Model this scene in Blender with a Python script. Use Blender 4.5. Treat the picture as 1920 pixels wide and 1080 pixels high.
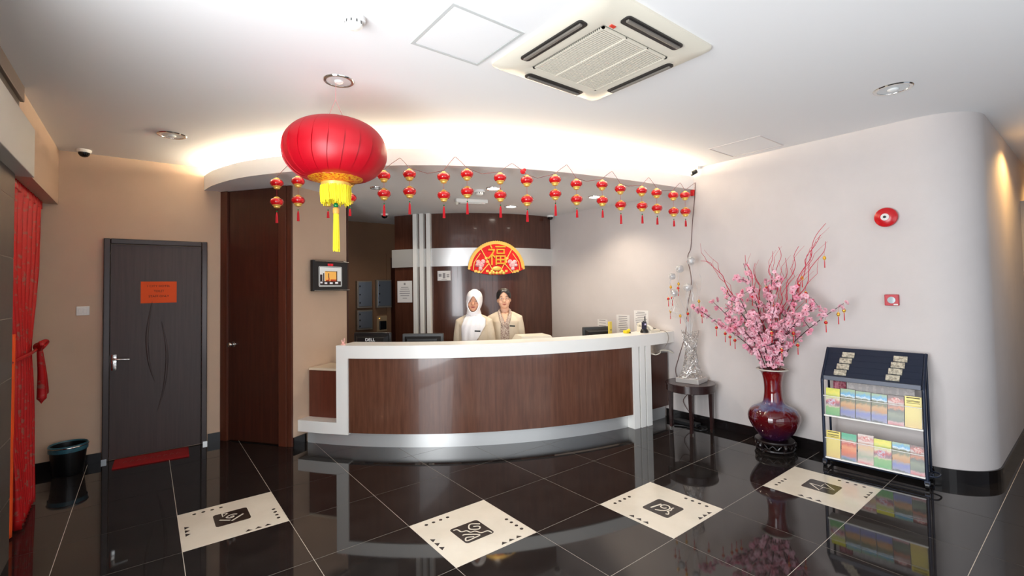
import bpy, bmesh, math, random
from mathutils import Vector, Matrix, Euler
random.seed(7)
R_ = random.Random(11)
sc = bpy.context.scene
for o in list(bpy.data.objects): bpy.data.objects.remove(o)
COL = sc.collection
PI = math.pi
# ---------------------------------------------------------------- camera
# world: x along the floor tiles towards the right wall, y towards the door wall, z up, metres; floor tiles are 0.6 m
CAM = Vector((-0.183, -4.123, 1.566)); YAW, PITCH, ROLL = 0.6637, 0.0314, -0.017
FPX, PPY = 877.87, 512.6
cy_, sy_ = math.cos(YAW), math.sin(YAW)
r0 = Vector((cy_, -sy_, 0)); fw = Vector((sy_*math.cos(PITCH), cy_*math.cos(PITCH), math.sin(PITCH)))
u0 = Vector((-sy_*math.sin(PITCH), -cy_*math.sin(PITCH), math.cos(PITCH)))
c_, s_ = math.cos(ROLL), math.sin(ROLL)
rt = r0*c_ + u0*s_; up = u0*c_ - r0*s_
cd = bpy.data.cameras.new('camera'); cam = bpy.data.objects.new('camera', cd); COL.objects.link(cam)
m = Matrix((rt, up, -fw)).transposed().to_4x4(); m.translation = CAM; cam.matrix_world = m
cd.sensor_width = 36; cd.lens = 36*FPX/1920; cd.shift_y = (PPY-540)/1920; cd.clip_start = 0.05
sc.camera = cam
# ---------------------------------------------------------------- view, world, large lights
vs = sc.view_settings
vs.view_transform = 'Standard'; vs.look = 'None'; vs.gamma = 1; vs.use_curve_mapping = False; vs.exposure = 0.12
w = bpy.data.worlds.new('world'); sc.world = w; w.use_nodes = True
w.node_tree.nodes['Background'].inputs[0].default_value = (0.75, 0.85, 1.0, 1); w.node_tree.nodes['Background'].inputs[1].default_value = 0.6
def area(name, loc, target, sx, sy, power, col=(1, 1, 1), spread=180):
    l = bpy.data.lights.new(name, 'AREA'); l.shape = 'RECTANGLE'; l.size = sx; l.size_y = sy; l.energy = power; l.color = col
    l.spread = math.radians(spread)
    o = bpy.data.objects.new(name, l); COL.objects.link(o); o.location = loc
    o.rotation_euler = (Vector(target)-Vector(loc)).to_track_quat('-Z', 'Y').to_euler(); return o
area('entrance_daylight', (-1.09, -2.95, 1.3), (3.0, -2.95, 1.9), 2.0, 2.3, 165, (0.93, 0.965, 1.0))
area('front_fill_light', (1.2, -5.38, 1.25), (1.2, 0, 2.6), 3.6, 2.2, 50, (0.93, 0.965, 1.0))  # added fill from the front side, keeps the door wall from going dark
# ---------------------------------------------------------------- materials
def lin(c):
    f = lambda v: v/12.92 if v <= 0.04045 else ((v+0.055)/1.055)**2.4
    return tuple(f(v/255) for v in c)+(1,)
MATS = {}
def mat(name, col, rough=0.5, metal=0.0, col2=None, scale=8, stretch=(1, 1, 1), bump=0.0, bscale=60, emit=0, coat=0, trans=0, alpha=1, sheen=0, lo=0.35, hi=0.65, ior=1.5, spec=0.5):
    if name in MATS: return MATS[name]
    m = bpy.data.materials.new(name); m.use_nodes = True; nt = m.node_tree; b = nt.nodes['Principled BSDF']
    b.inputs['Base Color'].default_value = lin(col); b.inputs['Roughness'].default_value = rough; b.inputs['Metallic'].default_value = metal
    b.inputs['IOR'].default_value = ior; b.inputs['Specular IOR Level'].default_value = spec
    b.inputs['Coat Weight'].default_value = coat; b.inputs['Transmission Weight'].default_value = trans; b.inputs['Alpha'].default_value = alpha
    if sheen: b.inputs['Sheen Weight'].default_value = sheen
    if emit:
        b.inputs['Emission Color'].default_value = lin(col); b.inputs['Emission Strength'].default_value = emit
    tc = None
    if col2 is not None or bump:
        tc = nt.nodes.new('ShaderNodeTexCoord'); mp = nt.nodes.new('ShaderNodeMapping'); nt.links.new(tc.outputs['Object'], mp.inputs[0])
        mp.inputs['Scale'].default_value = stretch
    if col2 is not None:
        n = nt.nodes.new('ShaderNodeTexNoise'); n.inputs['Scale'].default_value = scale; n.inputs['Detail'].default_value = 6; n.inputs['Roughness'].default_value = 0.6
        nt.links.new(mp.outputs[0], n.inputs['Vector'])
        r = nt.nodes.new('ShaderNodeValToRGB'); r.color_ramp.elements[0].position = lo; r.color_ramp.elements[1].position = hi
        r.color_ramp.elements[0].color = lin(col); r.color_ramp.elements[1].color = lin(col2)
        nt.links.new(n.outputs['Fac'], r.inputs[0]); nt.links.new(r.outputs[0], b.inputs['Base Color'])
        if emit: nt.links.new(r.outputs[0], b.inputs['Emission Color'])
    if bump:
        n2 = nt.nodes.new('ShaderNodeTexNoise'); n2.inputs['Scale'].default_value = bscale; n2.inputs['Detail'].default_value = 4
        nt.links.new(mp.outputs[0], n2.inputs['Vector'])
        bp = nt.nodes.new('ShaderNodeBump'); bp.inputs['Strength'].default_value = bump; bp.inputs['Distance'].default_value = 0.01
        nt.links.new(n2.outputs['Fac'], bp.inputs['Height']); nt.links.new(bp.outputs[0], b.inputs['Normal'])
    MATS[name] = m; return m
M_CEIL = mat('ceiling_paint', (238, 237, 236), 0.8)
M_WALLR = mat('offwhite_paint', (211, 203, 199), 0.7, col2=(206, 198, 194), scale=2, bump=0.05, bscale=90)
M_TAN = mat('tan_paint', (206, 177, 152), 0.7, col2=(201, 172, 147), scale=2, bump=0.05, bscale=90)
M_TAN2 = mat('brown_paint', (140, 104, 76), 0.7, col2=(134, 99, 72), scale=2)
M_TILE = mat('black_polished_tile', (28, 25, 24), 0.04, col2=(40, 36, 34), scale=5, ior=1.55, spec=0.5)
M_GROUT = mat('pale_grout', (214, 204, 190), 0.6)
M_WTILE = mat('cream_polished_tile', (226, 217, 200), 0.12, col2=(218, 208, 190), scale=4)
M_INLAY = mat('dark_inlay', (42, 34, 30), 0.2, col2=(52, 42, 36), scale=10)
M_SKIRT = mat('black_skirting', (24, 20, 20), 0.15)
M_WOOD = mat('counter_veneer', (88, 53, 38), 0.24, col2=(106, 67, 49), scale=5, stretch=(6, 6, 0.5), coat=0.25)
M_WOOD2 = mat('door_veneer', (58, 29, 21), 0.32, col2=(72, 37, 26), scale=5, stretch=(7, 7, 0.4))
M_WOOD3 = mat('door_casing_veneer', (82, 42, 29), 0.35, col2=(94, 50, 34), scale=5, stretch=(7, 7, 0.4))
M_CHAR = mat('charcoal_laminate', (62, 49, 47), 0.5, col2=(72, 58, 55), scale=6, stretch=(9, 9, 0.3))
M_FRAME = mat('dark_metal_frame', (64, 54, 52), 0.22, 0.3)
M_WHITE = mat('white_solid_surface', (244, 242, 236), 0.3)
M_STEEL = mat('brushed_steel', (226, 226, 224), 0.34, 0.6, bump=0.02, stretch=(1, 1, 40))
M_CHROME = mat('chrome', (220, 218, 214), 0.12, 1.0)
M_BLACK = mat('black_plastic', (22, 22, 24), 0.35)
M_DGREY = mat('dark_grey_plastic', (58, 60, 61), 0.4)
M_RED = mat('lantern_satin', (184, 2, 26), 0.42)
M_REDG = mat('red_glitter_lacquer', (222, 22, 28), 0.22, coat=0.6, col2=(188, 10, 18), scale=40)
M_GOLD = mat('gold_foil', (236, 178, 66), 0.28, 0.75, bump=0.3, bscale=80)
M_GOLDP = mat('gold_plastic', (240, 196, 96), 0.35, 0.35)
M_YEL = mat('yellow_thread', (246, 226, 40), 0.7, bump=0.2, stretch=(60, 60, 1))
M_REDT = mat('red_thread', (206, 16, 34), 0.7)
M_GREEN = mat('green_bead', (10, 120, 60), 0.2)
M_PAPER = mat('white_paper', (232, 228, 224), 0.8)
M_INK = mat('black_ink', (40, 30, 30), 0.8)
M_GINK = mat('grey_ink', (150, 146, 146), 0.8)
M_CREAM = mat('cream_plastic', (226, 219, 202), 0.4)
M_LIT = mat('lit_lamp', (255, 246, 230), 0.4, emit=14)
M_GLASSY = mat('lamp_glass', (214, 218, 218), 0.15)
# ---------------------------------------------------------------- mesh builder
class MB:
    def __init__(s): s.v = []; s.f = []; s.mi = []
    def add(s, vs, fs, mi=0):
        n = len(s.v); s.v += [tuple(x) for x in vs]; s.f += [tuple(i+n for i in f) for f in fs]; s.mi += [mi]*len(fs); return s
    def box(s, lo, hi, mi=0, b=0):
        x0, y0, z0 = lo; x1, y1, z1 = hi
        if b:
            bm = bmesh.new(); bmesh.ops.create_cube(bm, size=1)
            for v in bm.verts: v.co = Vector(((x0+x1)/2+v.co.x*(x1-x0), (y0+y1)/2+v.co.y*(y1-y0), (z0+z1)/2+v.co.z*(z1-z0)))
            bmesh.ops.bevel(bm, geom=bm.edges[:], offset=b, segments=2, affect='EDGES', profile=0.5)
            bm.verts.index_update(); s.add([v.co[:] for v in bm.verts], [[v.index for v in f.verts] for f in bm.faces], mi); bm.free(); return s
        v = [(x0, y0, z0), (x1, y0, z0), (x1, y1, z0), (x0, y1, z0), (x0, y0, z1), (x1, y0, z1), (x1, y1, z1), (x0, y1, z1)]
        return s.add(v, [(3, 2, 1, 0), (4, 5, 6, 7), (0, 1, 5, 4), (1, 2, 6, 5), (2, 3, 7, 6), (3, 0, 4, 7)], mi)
    def loft(s, rings, mi=0, cap=True, close=True):
        n = len(rings[0]); v = [p for r in rings for p in r]; f = []
        for i in range(len(rings)-1):
            for j in range(n if close else n-1):
                k = (j+1) % n; f.append((i*n+j, i*n+k, (i+1)*n+k, (i+1)*n+j))
        if cap: f.append(tuple(range(n-1, -1, -1))); f.append(tuple((len(rings)-1)*n+j for j in range(n)))
        return s.add(v, f, mi)
    def lathe(s, prof, seg=32, c=(0, 0, 0), mi=0, cap=True, ribs=0, amp=0):
        rings = []
        for r, z in prof:
            rings.append([(c[0]+(r+(amp*r*(abs(math.sin(ribs*a/2))) if ribs else 0))*math.cos(a), c[1]+(r+(amp*r*abs(math.sin(ribs*a/2)) if ribs else 0))*math.sin(a), c[2]+z) for a in [2*PI*j/seg for j in range(seg)]])
        return s.loft(rings, mi, cap)
    def ell(s, rings, seg=24, mi=0):   # rings: (z, cx, cy, rx, ry)
        return s.loft([[(cx+rx*math.cos(2*PI*j/seg), cy+ry*math.sin(2*PI*j/seg), z) for j in range(seg)] for z, cx, cy, rx, ry in rings], mi)
    def sphere(s, c, r, seg=16, rings=10, mi=0):
        if not hasattr(r, '__len__'): r = (r, r, r)
        return s.loft([[(c[0]+r[0]*max(math.sin(PI*i/rings), 0.02)*math.cos(2*PI*j/seg), c[1]+r[1]*max(math.sin(PI*i/rings), 0.02)*math.sin(2*PI*j/seg), c[2]-r[2]*math.cos(PI*i/rings)) for j in range(seg)] for i in range(rings+1)], mi)
    def tube(s, path, rad, seg=8, mi=0, cap=True, rnd=False):
        P = [Vector(p) for p in path]
        if not hasattr(rad, '__len__'): rad = [rad]*len(P)
        rad = list(rad)
        if rnd:
            d0 = (P[0]-P[1]).normalized(); d1 = (P[-1]-P[-2]).normalized()
            P = [P[0]+d0*rad[0]*0.95, P[0]+d0*rad[0]*0.6]+P+[P[-1]+d1*rad[-1]*0.6, P[-1]+d1*rad[-1]*0.95]
            rad = [rad[0]*0.25, rad[0]*0.8]+rad+[rad[-1]*0.8, rad[-1]*0.25]
        rings = []; t = (P[1]-P[0]).normalized(); a = t.orthogonal().normalized()
        for i, p in enumerate(P):
            t = (P[min(i+1, len(P)-1)]-P[max(i-1, 0)])
            t = t.normalized() if t.length > 1e-9 else Vector((0, 0, 1))
            a = (a-t*a.dot(t)); a = a.normalized() if a.length > 1e-6 else t.orthogonal().normalized(); b = t.cross(a)
            rings.append([(p+a*rad[i]*math.cos(2*PI*j/seg)+b*rad[i]*math.sin(2*PI*j/seg))[:] for j in range(seg)])
        return s.loft(rings, mi, cap)
    def prism(s, poly, z0, z1, mi=0):
        n = len(poly); v = [(x, y, z0) for x, y in poly]+[(x, y, z1) for x, y in poly]
        f = [tuple(range(n-1, -1, -1)), tuple(range(n, 2*n))]+[(i, (i+1) % n, n+(i+1) % n, n+i) for i in range(n)]
        return s.add(v, f, mi)
    def ribbon(s, path, wdt, z0, z1, mi=0):  # a flat 2-d stroke given thickness
        P = [Vector((p[0], p[1])) for p in path]; n = len(P); L = []; Rr = []
        for i in range(n):
            t = (P[min(i+1, n-1)]-P[max(i-1, 0)]).normalized(); nn = Vector((-t.y, t.x))*wdt/2
            L.append(P[i]+nn); Rr.append(P[i]-nn)
        for i in range(n-1):
            s.prism([Rr[i], Rr[i+1], L[i+1], L[i]], z0, z1, mi)
        return s
    def xf(s, M, start=0):
        for i in range(start, len(s.v)): s.v[i] = tuple(M @ Vector(s.v[i]))
        return s
    def mesh(s, name, mats, smooth=False, angle=40):
        me = bpy.data.meshes.new(name); me.from_pydata(s.v, [], s.f)
        for m in (mats if isinstance(mats, (list, tuple)) else [mats]): me.materials.append(m)
        for p, i in zip(me.polygons, s.mi): p.material_index = i
        bm = bmesh.new(); bm.from_mesh(me); bmesh.ops.delete(bm, geom=[v for v in bm.verts if not v.link_faces], context='VERTS'); bmesh.ops.recalc_face_normals(bm, faces=bm.faces[:]); bm.to_mesh(me); bm.free()
        if smooth:
            me.polygons.foreach_set('use_smooth', [True]*len(me.polygons))
            me.set_sharp_from_angle(angle=math.radians(angle))
        me.update(); return me
    def build(s, name, mats, parent=None, smooth=False, angle=40, loc=None, rot=None):
        return link(name, s.mesh(name, mats, smooth, angle), parent, loc, rot)
def link(name, me, parent=None, loc=None, rot=None):
    o = bpy.data.objects.new(name, me); COL.objects.link(o)
    if parent: o.parent = parent
    if loc is not None: o.location = loc
    if rot is not None: o.rotation_euler = rot
    return o
def tag(o, label=None, cat=None, group=None, kind=None):
    if label: o['label'] = label
    if cat: o['category'] = cat
    if group: o['group'] = group
    if kind: o['kind'] = kind
    return o
def thing(name, label, cat, loc=(0, 0, 0), rz=0, group=None, rot=None):
    o = bpy.data.objects.new(name, None); o.empty_display_size = 0.05; COL.objects.link(o); o.location = loc
    o.rotation_euler = rot if rot is not None else (0, 0, rz)
    return tag(o, label, cat, group)
def struct(o): o['kind'] = 'structure'; return o
def copytree(o, parent=None, mats=None):
    c = o.copy(); COL.objects.link(c); c.parent = parent
    for ch in list(o.children): copytree(ch, c)
    return c
def text_mb(txt, width=None, height=None, depth=0.0006, font=None):
    cu = bpy.data.curves.new('t', 'FONT'); cu.body = txt; cu.align_x = 'CENTER'; cu.align_y = 'CENTER'; cu.extrude = 0.02; cu.resolution_u = 3
    o = bpy.data.objects.new('t', cu); COL.objects.link(o)
    dg = bpy.context.evaluated_depsgraph_get(); dg.update(); me = bpy.data.meshes.new_from_object(o.evaluated_get(dg))
    mb = MB()
    if me and len(me.vertices):
        vs = [v.co.copy() for v in me.vertices]; xs = [v.x for v in vs]; ys = [v.y for v in vs]
        cx, cyy = (min(xs)+max(xs))/2, (min(ys)+max(ys))/2; W, H = max(xs)-min(xs), max(ys)-min(ys)
        sx = width/W if width else height/H; sy = height/H if height else sx
        mb.add([((v.x-cx)*sx, (v.y-cyy)*sy, (v.z/0.02)*depth) for v in vs], [list(p.vertices) for p in me.polygons])
    bpy.data.objects.remove(o); bpy.data.curves.remove(cu)
    if me: bpy.data.meshes.remove(me)
    return mb
ORD = ['first', 'second', 'third', 'fourth', 'fifth', 'sixth', 'seventh', 'eighth', 'ninth', 'tenth', 'eleventh', 'twelfth', 'thirteenth', 'fourteenth', 'fifteenth', 'sixteenth', 'seventeenth', 'eighteenth', 'nineteenth', 'twentieth']
ORD += ['twenty-'+x for x in ORD[:9]]+['thirtieth', 'thirty-first', 'thirty-second']
WX, WY, WZ = 4.76, 1.777, 2.9       # right wall, door wall, main ceiling
ZS = 2.66                            # lower ceiling over the desk
# ================================================================ STRUCTURE
# ---- floor: grout bed with separate polished tiles
fl = MB().box((-1.2, -5.5, -0.06), (9.0, 3.6, -0.0012)).build('floor', M_GROUT); struct(fl)
tm = MB().box((-0.2983, -0.2983, -0.02), (0.2983, 0.2983, 0.0)).mesh('tile', M_TILE)
wm = MB().box((-0.2992, -0.2992, -0.02), (0.2992, 0.2992, 0.0)).mesh('cream_tile', M_WTILE)
GLY = {'A': [[(0.419, 0.706), (0.472, 0.671), (0.416, 0.603), (0.419, 0.706)], [(0.557, 0.577), (0.525, 0.599), (0.485, 0.597), (0.447, 0.559), (0.481, 0.518), (0.516, 0.528), (0.514, 0.552), (0.486, 0.553)], [(0.376, 0.534), (0.473, 0.453)], [(0.484, 0.427), (0.617, 0.539)]],
'B': [[(0.631, 0.536), (0.56, 0.596), (0.519, 0.585), (0.485, 0.532), (0.495, 0.497), (0.558, 0.453), (0.592, 0.478), (0.587, 0.509), (0.541, 0.535)], [(0.328, 0.601), (0.371, 0.592), (0.381, 0.523), (0.436, 0.507), (0.454, 0.453), (0.504, 0.441), (0.536, 0.372), (0.612, 0.36), (0.625, 0.301)], [(0.353, 0.452), (0.39, 0.447), (0.501, 0.35), (0.428, 0.332), (0.332, 0.331), (0.336, 0.368), (0.369, 0.389), (0.433, 0.352)]],
'C': [[(0.393, 0.561), (0.561, 0.531)], [(0.524, 0.435), (0.493, 0.452), (0.495, 0.49), (0.531, 0.51), (0.575, 0.494), (0.583, 0.446), (0.547, 0.406), (0.484, 0.4), (0.426, 0.434), (0.389, 0.5)], [(0.394, 0.36), (0.403, 0.334), (0.452, 0.359), (0.454, 0.377), (0.521, 0.369), (0.548, 0.386), (0.589, 0.381)]],
'D': [[(0.538, 0.648), (0.536, 0.514), (0.668, 0.513), (0.531, 0.364), (0.523, 0.489), (0.398, 0.488), (0.538, 0.648)]]}
EMB = {'A': (0.325, 0.36, 0.675, 0.71), 'B': (0.298, 0.285, 0.655, 0.643), 'C': (0.315, 0.285, 0.665, 0.635), 'D': (0.36, 0.325, 0.705, 0.69)}
WT = {(0, -1): 'A', (2, -3): 'B', (4, -4): 'C', (6, -5): 'D'}
def crs2(Q, n=4):
    out = []
    for i in range(len(Q)-1):
        a, b, c, d = Q[max(i-1, 0)], Q[i], Q[i+1], Q[min(i+2, len(Q)-1)]
        for k in range(n):
            t = k/n; out.append(0.5*((2*b)+(c-a)*t+(2*a-5*b+4*c-d)*t*t+(3*b-3*c+d-a)*t**3))
    return out+[Q[-1]]
def rrect(x0, y0, x1, y1, r, n=4):
    out = []
    for cx, cy, a0 in ((x1-r, y0+r, -PI/2), (x1-r, y1-r, 0), (x0+r, y1-r, PI/2), (x0+r, y0+r, PI)):
        out += [(cx+r*math.cos(a0+PI/2*i/n), cy+r*math.sin(a0+PI/2*i/n)) for i in range(n+1)]
    return out
for i in range(-2, 15):
    for j in range(-9, 6):
        cx, cyy = 0.6*i+0.3, 0.6*j+0.3
        if cx > 5.2 and cyy > -3.3: continue
        if j >= 3 and i < 2: continue
        if i == -2 and j >= 3: continue
        k = WT.get((i, j)); t = link('tile', wm if k else tm, fl, (cx, cyy, 0))
        if k:
            g = lambda p: ((p[0]-0.5)*0.6, (p[1]-0.5)*0.6)
            MB().prism([g(p) for p in rrect(*EMB[k], 0.035)], -0.001, 0.0006).build('emblem', M_INLAY, t)
            mb = MB()
            for s in GLY[k]:
                q = [Vector(g(p)) for p in s]
                if k != 'D' and len(q) > 4: q = [q[0]*0+v for v in crs2(q)]
                mb.ribbon(q, 0.0098 if len(s) > 2 else 0.013, 0.0, 0.0011)
            mb.build('emblem_lines', M_WTILE, t)
            mb = MB()
            for q in range(4):
                for c in ((0.16+0.09*q, 0.9), (0.92, 0.43-0.09*q)):
                    x, y = g(c); mb.prism([(x+0.012*math.cos(a*PI/6), y+0.012*math.sin(a*PI/6)) for a in range(12)], -0.001, 0.0006)
            mb.build('dots', M_INLAY, t)
            mb = MB()
            for q in range(3):
                x, y = g((0.07, 0.57-0.095*q)); mb.prism([(x-0.014, y+0.022), (x-0.014, y-0.022), (x+0.014, y)], -0.001, 0.0006)
                x, y = g((0.6+0.095*q, 0.06)); mb.prism([(x-0.022, y-0.012), (x+0.022, y-0.012), (x, y+0.014)], -0.001, 0.0006)
            mb.build('triangles', M_INLAY, t)
# ---- main ceiling
struct(MB().box((-1.2, -5.5, WZ), (9.0, 3.6, WZ+0.1)).build('ceiling', M_CEIL))
# ---- walls
struct(MB().box((-1.2, WY, 0), (0.47, WY+0.12, WZ)).build('wall_back', M_TAN))
struct(MB().box((-1.24, -1.9, 0), (-1.12, WY, WZ)).box((-1.24, -5.5, 2.5), (-1.12, -1.9, WZ)).box((-1.24, -5.5, 0), (-1.12, -1.9, 0.08)).build('wall_left', M_TAN))
rc = 0.38
arc = [(WX+rc-rc*math.cos(a), -3.54+rc-rc*math.sin(a)) for a in [PI/2*i/14 for i in range(15)]]
poly = [(WX, 3.5)]+arc+[(9.0, -3.54), (9.0, -3.40)]
poly2 = poly[:-1]+[(9.0, -3.40), (WX+0.42, -3.40), (WX+0.14, -3.12), (WX+0.14, 3.5)]
struct(MB().prism(poly2, 0, WZ).build('wall_right', M_WALLR, smooth=True, angle=30))
arcb = [(x-0.012*math.cos(a), y-0.012*math.sin(a)) for (x, y), a in zip(arc, [PI/2*i/14 for i in range(15)])]
bp = [(WX-0.012, -0.78)]+arcb+[(9.0, -3.552), (9.0, -3.535)]+[(x+0.004*math.cos(a), y+0.004*math.sin(a)) for (x, y), a in zip(reversed(arc), [PI/2*i/14 for i in range(14, -1, -1)])]+[(WX+0.004, -0.78)]
struct(MB().prism(bp, 0, 0.095).build('baseboard_right', M_SKIRT))
struct(MB().box((-1.12, WY-0.014, 0), (-0.505, WY, 0.09)).build('baseboard_back', M_SKIRT))
struct(MB().box((0.335, WY-0.014, 0), (0.462, WY, 0.09)).build('baseboard_door', M_SKIRT))
# tan pier: short wall between the brown door and the reception, running away from the camera
pA, pB = Vector((1.0, 1.03)), Vector((1.68, 1.43)); pd = (pB-pA).normalized(); pn = Vector((-pd.y, pd.x))
dA = Vector((0.46, 1.777)); dd = (pA-dA).normalized(); dn = Vector((dd.y, -dd.x)); dn = dn if dn.dot(Vector((-1, -1))) < 0 else -dn   # dn points into the wall
struct(MB().prism([pA, pB, pB+pn*0.12, pA+pn*0.12], 0, ZS).build('wall_pier', M_TAN))
struct(MB().prism([pA-pn*0.014, pA+pd*0.16-pn*0.014, pA+pd*0.16, pA], 0, 0.09).build('baseboard_pier', M_SKIRT))
struct(MB().prism([pB+pd*0.001-pn*0.004, pB+pd*0.03-pn*0.004, pB+pd*0.03+pn*0.13, pB+pd*0.001+pn*0.13], 0, ZS).build('trim_1', M_WOOD2))
struct(MB().box((0.9, 3.2, 0), (WX, 3.3, ZS)).build('wall_reception', M_TAN2))
struct(MB().box((0.8, 1.9, 0), (0.9, 3.3, ZS)).build('wall_recess', M_TAN2))
# bulkhead over the curtain, tiled column, projecting beam, cornice
struct(MB().box((-1.12, 0.08, 2.4), (-0.82, WY, WZ)).build('wall_bulkhead', M_TAN))
M_STONE = mat('grey_stone_tile', (84, 77, 70), 0.3, col2=(96, 88, 80), scale=6)
cl = MB().box((-1.119, -1.9, 0), (-0.8222, -0.012, WZ)).build('wall_column', mat('stone_joint', (168, 160, 148), 0.7)); struct(cl)
stm = {}
for k in range(8):
    z0 = k*0.36; z1 = min(z0+0.355, WZ)
    for q in range(4):
        y1 = (-0.01 if (q or z0 < 2.3) else 0.08)-q*0.5; y0 = -0.01-q*0.5-0.496
        if z1-z0 < 0.02: continue
        MB().box((-1.121, y0, z0), (-0.82, y1, z1)).build('stone_tile', M_STONE, cl)
struct(MB().box((-0.83, -1.9, 2.317), (-0.745, 0.06, 2.625), b=0.004).build('wall_beam', mat('pale_grey_paint', (206, 200, 190), 0.6)))
struct(MB().box((-0.86, -1.9, 2.8), (-0.80, 0.1, WZ), b=0.004).build('trim_2', mat('taupe_laminate', (112, 96, 86), 0.4)))
# corridor partition
struct(MB().box((7.32, -5.5, 0), (7.42, -3.5405, 2.42)).build('wall_partition', mat('grey_partition', (178, 172, 166), 0.6)))
struct(MB().box((8.9, -5.5, 0), (9.0, -3.54, WZ)).build('wall_corridor_end', M_TAN))
# shopfront behind the photographer: wall with open glazing bays
fr = MB().box((-1.12, -5.5, 2.55), (9.0, -5.4, WZ))
fr.box((-1.12, -5.5, 0), (9.0, -5.4, 0.12)); fr.box((5.7, -5.5, 0.12), (9.0, -5.4, 2.55))
for x in (-1.12, 0.6, 2.3, 4.0): fr.box((x, -5.5, 0.12), (x+0.08, -5.4, 2.55))
struct(fr.build('wall_shopfront', M_FRAME))
# ---- lower ceiling with curved light cove
SP = [(0.30, 1.777), (0.352, 1.44), (0.50, 0.99), (0.69, 0.66), (0.90, 0.37), (1.18, 0.04), (1.50, -0.26), (1.87, -0.52), (2.22, -0.70), (2.60, -0.85), (3.02, -0.965), (3.5, -1.055), (4.09, -1.135), (4.76, -1.205)]
def crs(P, n=6):
    Q = [Vector(p) for p in P]; out = []
    for i in range(len(Q)-1):
        a, b, c, d = Q[max(i-1, 0)], Q[i], Q[i+1], Q[min(i+2, len(Q)-1)]
        for k in range(n):
            t = k/n; out.append(0.5*((2*b)+(c-a)*t+(2*a-5*b+4*c-d)*t*t+(3*b-3*c+d-a)*t**3))
    return out+[Q[-1]]
SC = crs(SP)
def offs(P, d):   # towards the reception side
    out = []
    for i, p in enumerate(P):
        t = (P[min(i+1, len(P)-1)]-P[max(i-1, 0)]).normalized(); out.append(p+Vector((-t.y, t.x))*d)
    return out
sf = MB().prism(SC+[Vector((WX, 3.25)), Vector((0.30, 3.25))], ZS, ZS+0.03).build('ceiling_lower', M_CEIL); struct(sf)
def strip(P, d0, d1, z0, z1):
    A, B = offs(P, d0), offs(P, d1); mb = MB()
    mb.loft([[(a.x, a.y, z0), (b.x, b.y, z0), (b.x, b.y, z1), (a.x, a.y, z1)] for a, b in zip(A, B)]); return mb
struct(strip(SC, -0.003, 0.05, ZS-0.001, 2.812).build('ceiling_fascia', M_CEIL, smooth=True, angle=30))
lt = strip(SC[3:-1], 0.10, 0.15, 2.80, 2.823).build('light_strip', mat('cove_tube', (255, 236, 204), 0.5, emit=150), sf)
# ================================================================ DOORS
def door_grey():
    t = thing('door_1', 'charcoal wood-grain door with two curved grooves, orange sign and lever handle', 'door', (-0.088, WY, 0))
    t['kind'] = 'structure'
    hw = 0.413
    fr = MB().box((-hw, -0.045, 0), (-hw+0.05, 0.03, 2.105), b=0.006).box((hw-0.05, -0.045, 0), (hw, 0.03, 2.105), b=0.006).box((-hw+0.05, -0.045, 2.055), (hw-0.05, 0.03, 2.105), b=0.006)
    fr.build('frame', M_FRAME, t)
    lf = MB().box((-hw+0.052, -0.018, 0.008), (hw-0.052, 0.02, 2.05)).build('leaf', M_CHAR, t)
    for pts in (((-0.042, 1.52), (-0.075, 1.28), (-0.085, 1.10), (-0.065, 0.88), (-0.02, 0.70)), ((0.03, 1.29), (0.065, 1.08), (0.075, 0.88), (0.05, 0.62), (0.0, 0.40))):
        P = crs([Vector((a, b)) for a, b in pts], 4); n = len(P)
        mb = MB().tube([(p.x, -0.017, p.y) for p in P], [0.003+0.009*math.sin(PI*i/(n-1)) for i in range(n)], 8)
        for i, v in enumerate(mb.v): mb.v[i] = (v[0], -0.018+(v[1]+0.017)*0.45, v[2])
        mb.build('carved_groove', M_CHAR, lf, smooth=True)
    h = MB().box((-0.352, -0.026, 0.845), (-0.312, -0.017, 0.995), b=0.003).tube([(-0.332, -0.02, 0.955), (-0.332, -0.07, 0.955), (-0.325, -0.075, 0.955), (-0.215, -0.075, 0.945)], [0.011, 0.011, 0.011, 0.008], 10)
    h.lathe([(0.012, 0), (0.012, 0.006)], 12, (-0.332, -0.02, 0.885)); h.build('handle', M_CHROME, lf, smooth=True)
    for s in (-1, 1): MB().box((s*hw-0.035 if s > 0 else -hw-0.004, -0.05, 0), (hw+0.004 if s > 0 else -hw+0.035, -0.044, 0.03)).build('frame_foot', M_CHROME, t)
door_grey()
sg = thing('paper_sign', 'orange paper sign with three lines of dark lettering taped on charcoal door', 'sign', (-0.08, WY-0.0185, 1.585), rot=(PI/2, 0, 0))
MB().box((-0.144, -0.107, 0), (0.144, 0.107, 0.0012)).build('sheet', mat('orange_paper', (232, 88, 34), 0.8), sg)
for tx, wd, z in (('I CITY HOTEL', 0.182, 0.062), ('TOILET', 0.082, 0.012), ('STAFF ONLY', 0.164, -0.04)):
    tb = text_mb(tx, wd, 0.02); tb.xf(Matrix.Translation((0, z, 0.0014))); tb.build('lettering', M_INK, sg)
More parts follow.
